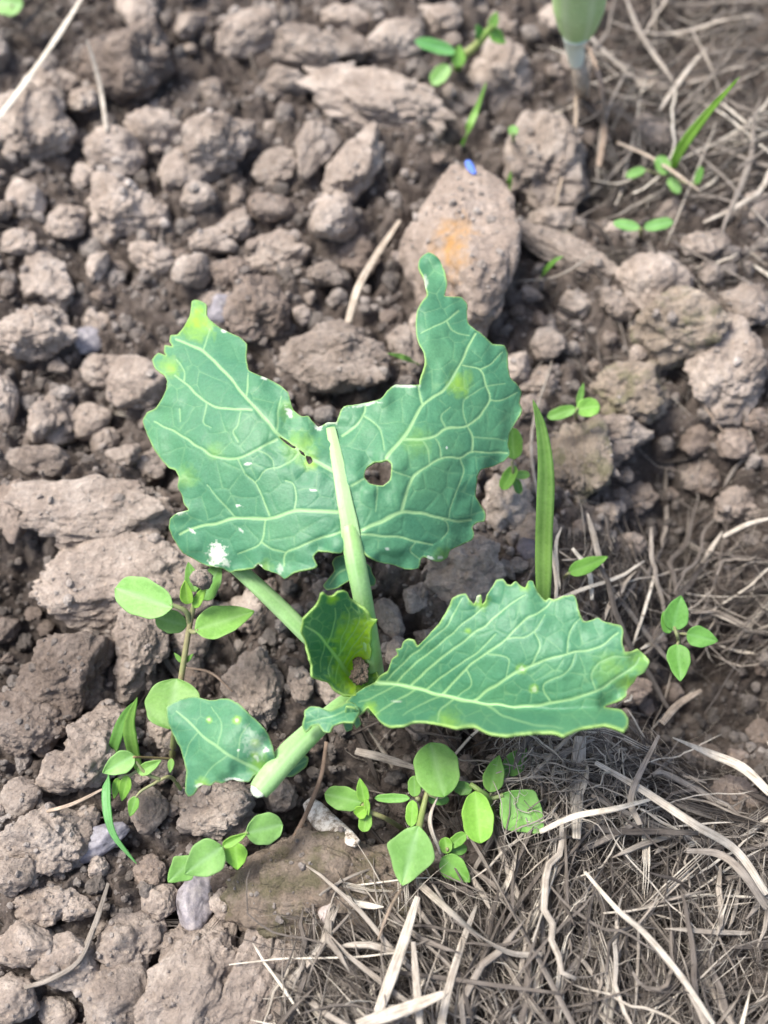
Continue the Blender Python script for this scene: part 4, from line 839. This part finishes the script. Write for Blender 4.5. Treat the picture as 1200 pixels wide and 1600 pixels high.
B = weed('weed_seedling', 285, 1240, 'low branching weed with small oval leaves beside the short grass blades')
wstem(B, [root_pt(290, 1245), (268, 1215, .012), (248, 1220, .014), (240, 1225, .014)], 3, col=(1, .9, .9))
wstem(B, [(250, 1218, .014), (228, 1208, .016), (212, 1190, .018)], 3); wstem(B, [(208, 1183, .019), (240, 1184, .014), (272, 1186, .010)], 2.2, col=(1, .7, .7))
wstem(B, [(245, 1222, .014), (222, 1235, .014), (212, 1246, .014)], 2.5)
weed_leaf(B, (210, 1180), (160, 1208), 36, .019, .018, .25, 'ovate', tint=PALE)
weed_leaf(B, (215, 1208), (252, 1188), 20, .016, .018, .3, 'ovate'); weed_leaf(B, (200, 1212), (190, 1252), 20, .016, .012, .2, 'ovate', tint=(1.1, 1.1, .8))
weed_leaf(B, (213, 1244), (203, 1276), 18, .014, .011, .2, 'ovate'); weed_leaf(B, (268, 1185), (266, 1208), 11, .011, .010, .1, 'ovate')
weed_leaf(B, (185, 1215), (178, 1248), 14, .015, .012, .2, 'ovate', tint=(1.1, 1.1, .8))

wstem(B, [(201, 1213, .016), (215, 1205, .016), (229, 1209, .0158)], 2.5); wstem(B, [(186, 1216, .015), (196, 1212, .0155), (205, 1211, .0158)], 2)
Cw = weed('weed_seedling', 352, 1345, 'weed with four pointed pale leaves above the violet grey stone')
wstem(Cw, [root_pt(352, 1340), (352, 1328, .010), (360, 1316, .015), (388, 1300, .018)], 4)
weed_leaf(Cw, (384, 1302), (442, 1288), 50, .018, .016, .08, 'round', tint=PALE); weed_leaf(Cw, (348, 1322), (288, 1366), 58, .017, .015, .10, 'ovate', tint=PALE)
weed_leaf(Cw, (305, 1340), (262, 1378), 46, .012, .010, .05, 'diamond', tint=(1, 1, 1.2)); weed_leaf(Cw, (368, 1316), (371, 1359), 38, .015, .012, .25, 'ovate', tint=(1.05, 1.1, .7))
weed_leaf(Cw, (348, 1322), (386, 1302), 16, .019, .021, .5, 'ovate', tint=(1.1, 1.1, .8))

wstem(Cw, [(307, 1340, .012), (330, 1332, .012), (352, 1328, .011)], 3)
D = weed('weed_seedling', 632, 1296, 'small weed with one long oval leaf near the mottled husk')
wstem(D, [root_pt(636, 1300), (605, 1280, .009), (578, 1268, .012), (566, 1256, .014)], 4, col=(1, .85, .85))
weed_leaf(D, (566, 1254), (507, 1240), 38, .014, .014, .15, 'oval'); weed_leaf(D, (570, 1254), (562, 1216), 20, .014, .018, .25, 'ovate', tint=(1.1, 1.1, .8))
weed_leaf(D, (572, 1262), (556, 1274), 22, .014, .012, .3, 'round', tint=(1.1, 1.1, .6)); weed_leaf(D, (574, 1268), (568, 1300), 22, .012, .010, .2, 'round', tint=(1, 1, .8))
weed_leaf(D, (572, 1248), (576, 1275), 10, .015, .013, .2, 'ovate', tint=(1.1, 1.1, .7))

E = weed('weed_seedling', 660, 1290, 'weed with one round leaf above and one diamond shaped leaf below')
wstem(E, [root_pt(662, 1262), (655, 1250, .012), (650, 1246, .013)], 4); wstem(E, [(654, 1298, .017), (660, 1268, .014), (668, 1236, .015)], 5.5, col=(1, 1.1, .8))
weed_leaf(E, (694, 1246), (672, 1160), 72, .017, .020, .08, 'round', tint=(1.0, 1.02, 1.05)); weed_leaf(E, (654, 1290), (628, 1384), 80, .018, .015, .06, 'diamond', tint=PALE)
weed_leaf(E, (641, 1247), (585, 1247), 15, .014, .013, .15, 'oval', tint=(.85, .95, .95)); weed_leaf(E, (648, 1245), (647, 1212), 21, .014, .017, .1, 'oval')
weed_leaf(E, (645, 1250), (642, 1292), 20, .014, .012, .1, 'oval', tint=(1.05, 1.1, .8)); weed_leaf(E, (668, 1248), (702, 1250), 18, .013, .012, .1, 'oval', tint=SHADE_TINT)

wstem(E, [(694, 1244, .0165), (682, 1246, .015), (667, 1240, .015)], 3)
Fw = weed('weed_seedling', 760, 1260, 'weed with a spoon shaped bright leaf half buried by straw')
wstem(Fw, [root_pt(775, 1290), (765, 1250, .012), (750, 1236, .016), (735, 1225, .016)], 5, col=(1, 1.1, .8))
weed_leaf(Fw, (742, 1236), (751, 1318), 50, .017, .014, .22, 'round', tint=(1.1, 1.12, .75)); weed_leaf(Fw, (785, 1240), (850, 1300), 78, .014, .013, .1, 'diamond', tint=(.95, 1, 1.1))
weed_leaf(Fw, (765, 1238), (780, 1180), 34, .015, .016, .2, 'ovate', tint=(.85, .9, .8)); weed_leaf(Fw, (790, 1210), (822, 1168), 34, .013, .014, .2, 'ovate', tint=SHADE_TINT)
weed_leaf(Fw, (738, 1234), (708, 1228), 22, .015, .014, .2, 'oval', tint=SHADE_TINT)

wstem(Fw, [(787, 1242, .0138), (775, 1246, .0130), (763, 1248, .0125)], 4); wstem(Fw, [(792, 1208, .013), (780, 1222, .0135), (764, 1245, .0125)], 3)
G_ = weed('weed_seedling', 700, 1338, 'tiny weed pressed under the diamond leaf beside the straw')
wstem(G_, [root_pt(705, 1340), (700, 1330, .011), (698, 1324, .012)], 3)
weed_leaf(G_, (690, 1340), (735, 1378), 40, .011, .009, .1, 'ovate', tint=(.8, .88, .8)); weed_leaf(G_, (698, 1334), (695, 1308), 22, .012, .013, .3, 'round', tint=(.95, 1, .7))
weed_leaf(G_, (702, 1322), (728, 1302), 20, .012, .014, .2, 'oval', tint=(.95, 1, .8)); weed_leaf(G_, (703, 1330), (730, 1325), 18, .011, .010, .2, 'oval', tint=SHADE_TINT)

Hh = weed('weed_seedling', 1062, 1010, 'dark green three leaved weed in the shaded hollow by the litter')
wstem(Hh, [root_pt(1064, 1020), (1060, 1000, .010), (1052, 975, .012)], 3, col=(.8, .8, .8))
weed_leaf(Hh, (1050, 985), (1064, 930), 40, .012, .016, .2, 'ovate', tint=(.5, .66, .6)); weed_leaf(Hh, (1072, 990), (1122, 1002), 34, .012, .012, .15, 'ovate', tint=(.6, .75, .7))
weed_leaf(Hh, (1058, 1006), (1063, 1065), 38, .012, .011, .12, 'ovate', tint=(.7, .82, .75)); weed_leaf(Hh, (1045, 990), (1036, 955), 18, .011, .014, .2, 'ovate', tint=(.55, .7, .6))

wstem(Hh, [(1074, 991, .012), (1064, 990, .011), (1056, 990, .011)], 2.5, col=(.8, .8, .8)); wstem(Hh, [(1058, 1008, .012), (1060, 1003, .011), (1060, 998, .010)], 2.5)
I_ = weed('weed_seedling', 898, 650, 'tiny two-leaved seedling by the pale crumbly clod')
wstem(I_, [root_pt(900, 655), (900, 645, .012), (903, 636, .014)], 3)
weed_leaf(I_, (900, 640), (937, 634), 30, .014, .014, .2, 'oval', tint=(1.1, 1.1, 1)); weed_leaf(I_, (900, 638), (855, 652), 20, .014, .012, .2, 'oval', tint=(.9, .95, .9)); weed_leaf(I_, (903, 634), (912, 598), 11, .014, .018, .2, 'ovate', tint=(.8, .85, .8))
J_ = weed('weed_seedling', 805, 760, 'bright weed sprig peeking from under the right leaf margin')
wstem(J_, [root_pt(808, 765), (803, 745, .014), (800, 720, .018)], 3)
weed_leaf(J_, (803, 718), (800, 668), 30, .017, .022, .2, 'oval', tint=(1.1, 1.1, .9)); weed_leaf(J_, (805, 728), (784, 765), 22, .017, .013, .3, 'oval', tint=(1.05, 1.1, .8)); weed_leaf(J_, (803, 742), (828, 742), 14, .014, .014, .2, 'oval'); weed_leaf(J_, (806, 748), (812, 772), 14, .013, .011, .2, 'oval', tint=SHADE_TINT)

K = weed('weed_seedling', 712, 110, 'blurred upright weed sprig with bluish leaves before the far clods')
wstem(K, [root_pt(712, 112), (722, 90, .012), (745, 70, .018), (772, 38, .026)], 7, col=(1, 1.2, .8))
weed_leaf(K, (712, 82), (648, 64), 22, .016, .020, .2, 'oval', tint=(.8, 1, 1.5)); weed_leaf(K, (702, 102), (674, 132), 26, .013, .009, .2, 'oval', tint=PALE); weed_leaf(K, (716, 105), (718, 70), 22, .012, .018, .2, 'ovate', tint=(1, 1.05, .9))
weed_leaf(K, (765, 48), (790, 68), 22, .024, .020, .2, 'ovate', tint=(1, 1.05, 1)); weed_leaf(K, (768, 45), (776, 18), 16, .025, .030, .2, 'ovate'); weed_leaf(K, (752, 62), (745, 38), 16, .02, .026, .2, 'ovate', tint=(.8, 1, 1.2))
L_ = weed('weed_seedling', 1043, 280, 'pale seedling at the foot of the bright grass blade')
wstem(L_, [root_pt(1046, 284), (1044, 272, .009), (1042, 265, .011)], 3)
weed_leaf(L_, (1043, 272), (1028, 244), 24, .011, .014, .1, 'oval', tint=PALE); weed_leaf(L_, (1045, 278), (1062, 302), 17, .010, .008, .1, 'oval', tint=PALE); weed_leaf(L_, (1008, 264), (978, 276), 15, .010, .009, .1, 'oval', tint=PALE); weed_leaf(L_, (1088, 288), (1096, 260), 12, .010, .014, .1, 'oval', tint=(.9, 1, .9))
wstem(L_, [(1010, 266, .010), (1030, 272, .008), (1044, 274, .009)], 2); wstem(L_, [(1088, 288, .010), (1066, 284, .008), (1046, 276, .009)], 2)
N_ = weed('weed_seedling', 1000, 358, 'sprout with two flat spread seed leaves below the pale twig')
wstem(N_, [root_pt(1000, 372), (1001, 362, .010), (1002, 356, .012)], 3, col=(1, .8, .8))
weed_leaf(N_, (1000, 356), (958, 348), 17, .012, .013, .1, 'oval', tint=(1, 1.05, 1.4)); weed_leaf(N_, (1006, 356), (1052, 346), 19, .012, .013, .1, 'oval', tint=(1, 1.05, 1.4))
O_ = weed('weed_seedling', 800, 212, 'tiny green sprout on the tall tan clod'); wstem(O_, [root_pt(802, 222), (802, 214, .022), (802, 206, .024)], 3); weed_leaf(O_, (800, 212), (804, 196), 16, .024, .026, .1, 'oval', tint=PALE)
Q_ = weed('weed_seedling', 915, 890, 'dull green leaf lying under the straw behind the folded leaf')
wstem(Q_, [root_pt(880, 905), (886, 898, .008), (892, 893, .010)], 3); weed_leaf(Q_, (888, 895), (950, 870), 26, .010, .011, .1, 'ovate', tint=(.7, .8, .6))
R_ = weed('weed_seedling', 20, 6, 'bright green leaf at the corner straw tuft'); wstem(R_, [root_pt(22, 25), (20, 14, .012), (18, 8, .014)], 3); weed_leaf(R_, (36, 8), (-8, 4), 40, .014, .014, .1, 'oval', tint=PALE)

# grass blades: flat ribbons with ribs
def blade(pts, wpx, lab, parent=None, tint=(1, 1, 1), nv=6, keel=.25, normal=(-.15, -.45, .85), n=26, prof=None, grp='grass blades'):
    p3 = smooth_path([P(*a) for a in pts], n); s = mpp(p3[n//2]); T = np.gradient(p3, axis=0); T /= np.linalg.norm(T, axis=1)[:, None]
    t = np.linspace(0, 1, n); wd = (prof(t) if prof is not None else np.minimum(1, .55+t*1.5)*np.clip((1-t)*2.2, 0, 1)**.7)*wpx*.5*s
    V = []; Dt = []; nr = np.array(normal, float); nr /= np.linalg.norm(nr)
    for i in range(n):
        sd = np.cross(T[i], nr); sd /= np.linalg.norm(sd); nn = np.cross(sd, T[i])
        for j in range(nv+1):
            v = j/nv*2-1; V.append(p3[i]+sd*v*wd[i]+nn*(keel*abs(v)*wd[i])); Dt.append((.35 if j % 2 else 0, .3*(abs(v) > .9), 0, 0))
    F = [(i*(nv+1)+j, i*(nv+1)+j+1, (i+1)*(nv+1)+j+1, (i+1)*(nv+1)+j) for i in range(n-1) for j in range(nv)]
    o = mesh_obj('grass_blade', V, np.array(F), M['grass'], parent, data=Dt); md = o.modifiers.new('thick', 'SOLIDIFY'); md.thickness = .00025; o.color = (*tint, 1)
    return tag(o, lab, 'grass blade', grp)
def gz(px, py, lift): return (px, py, ground_px(px, py, lift)[2])
blade([gz(848, 1010, -.004), (849, 930, .018), (850, 840, .034), (853, 740, .052), (846, 670, .063), (833, 625, .070)], 27, 'tall flat green grass blade standing behind the folded leaf', tint=(1.15, 1.1, 1.1))
blade([gz(222, 1215, -.003), (208, 1170, .014), (203, 1130, .022), (214, 1090, .030)], 22, 'short bright grass blade beside the low weed', tint=(.95, 1, .8))
blade([gz(170, 1205, -.003), (180, 1160, .012), (195, 1120, .017), (212, 1095, .022)], 18, 'short shaded grass blade behind the low weed', tint=(.6, .75, .6))  # dark tint puts the blade's shade into its colour
blade([gz(176, 1190, -.003), (168, 1215, .014), (167, 1260, .016), (178, 1305, .014), (213, 1350, .011)], 15, 'bent blue green grass blade hanging over the blue grey stone', tint=(.75, 1, 1.3), normal=(-.3, -.5, .9))
blade([gz(1044, 284, -.003), (1060, 240, .018), (1095, 190, .034), (1155, 120, .056)], 16, 'bright slender grass blade rising over the top straw', tint=(1.2, 1.2, .8))
blade([gz(720, 236, -.003), (730, 205, .016), (745, 170, .022), (760, 128, .030)], 11, 'thin blurred grass blade behind the boulder of earth', tint=(1.1, 1.1, 1))
blade([gz(792, 308, -.003), (795, 290, .012), (798, 268, .018)], 10, 'short stub of grass beside the boulder of earth', tint=(1, 1, .9))
blade([gz(842, 440, -.003), (850, 425, .010), (866, 408, .016), (880, 400, .018)], 8, 'small grass sprig by the ridge of pale soil', tint=(.8, .9, .7))
blade([gz(660, 572, -.003), (640, 562, .014), (622, 556, .018), (606, 552, .02)], 8, 'fine green sprig in the notch of the largest leaf', tint=(1, 1, .9))

# onion-like seedling at the top
U = empty('seedling', ground_px(908, 150, 0)); tag(U, 'thick necked pale green seedling with a white stem base and brown root', 'seedling')
wr = root_pt(912, 160)
stalk('root', [wr, (909, 130, .014), (903, 98, .022), (899, 80, .027)], [6, 13, 12, 13], U, 'root', flat=1, tone=.8)
stalk('stem', [(902, 98, .022), (899, 80, .027), (898, 66, .031), (900, 52, .035)], [12.5, 14, 16, 22], U, 'bulb', data=(0, 0, 0, .75), flat=1)
def sheath(cx, pts, open_a, seed, tint):
    n = 22; m = 20; p3 = smooth_path([P(a, b, c) for a, b, c, r in pts], n); rr = np.interp(np.linspace(0, 1, n), np.linspace(0, 1, len(pts)), [r for *_, r in pts])*mpp(p3[0]); V = []; Dd = []
    for i in range(n):
        for j in range(m+1):
            a = open_a[0]+(open_a[1]-open_a[0])*j/m; k = i/(n-1); ra = rr[i]*(1+.05*math.sin(a*3+seed))
            V.append(p3[i]+ra*np.array([math.cos(a), math.sin(a)*.9, 0])+np.array([0, 0, .006*k*k*math.sin((j/m)*math.pi)])); Dd.append((.7*(j % 4 == 0), .7*(i == n-1), 0, .5*max(0, 1-k*6)))
    F = [(i*(m+1)+j, i*(m+1)+j+1, (i+1)*(m+1)+j+1, (i+1)*(m+1)+j) for i in range(n-1) for j in range(m)]
    o = mesh_obj('leaf_sheath', V, np.array(F), M['bulb'], U, data=Dd); md = o.modifiers.new('thick', 'SOLIDIFY'); md.thickness = .0008; o.color = (*tint, 1)
sheath(902, [(900, 66, .031, 15), (901, 45, .036, 30), (902, 20, .043, 39), (903, -10, .051, 42), (905, -40, .059, 48)], (-4.2, .9), 1, (1, 1, 1))
sheath(902, [(901, 58, .033, 14), (903, 35, .039, 26), (906, 8, .047, 32), (910, -25, .056, 34), (915, -60, .066, 40)], (-2.4, 2.6), 2, (.85, .95, .7))
sheath(902, [(901, 55, .034, 12), (898, 30, .040, 22), (892, 0, .049, 26), (886, -30, .058, 30)], (-3.6, .4), 4, (1.05, 1.05, .9))
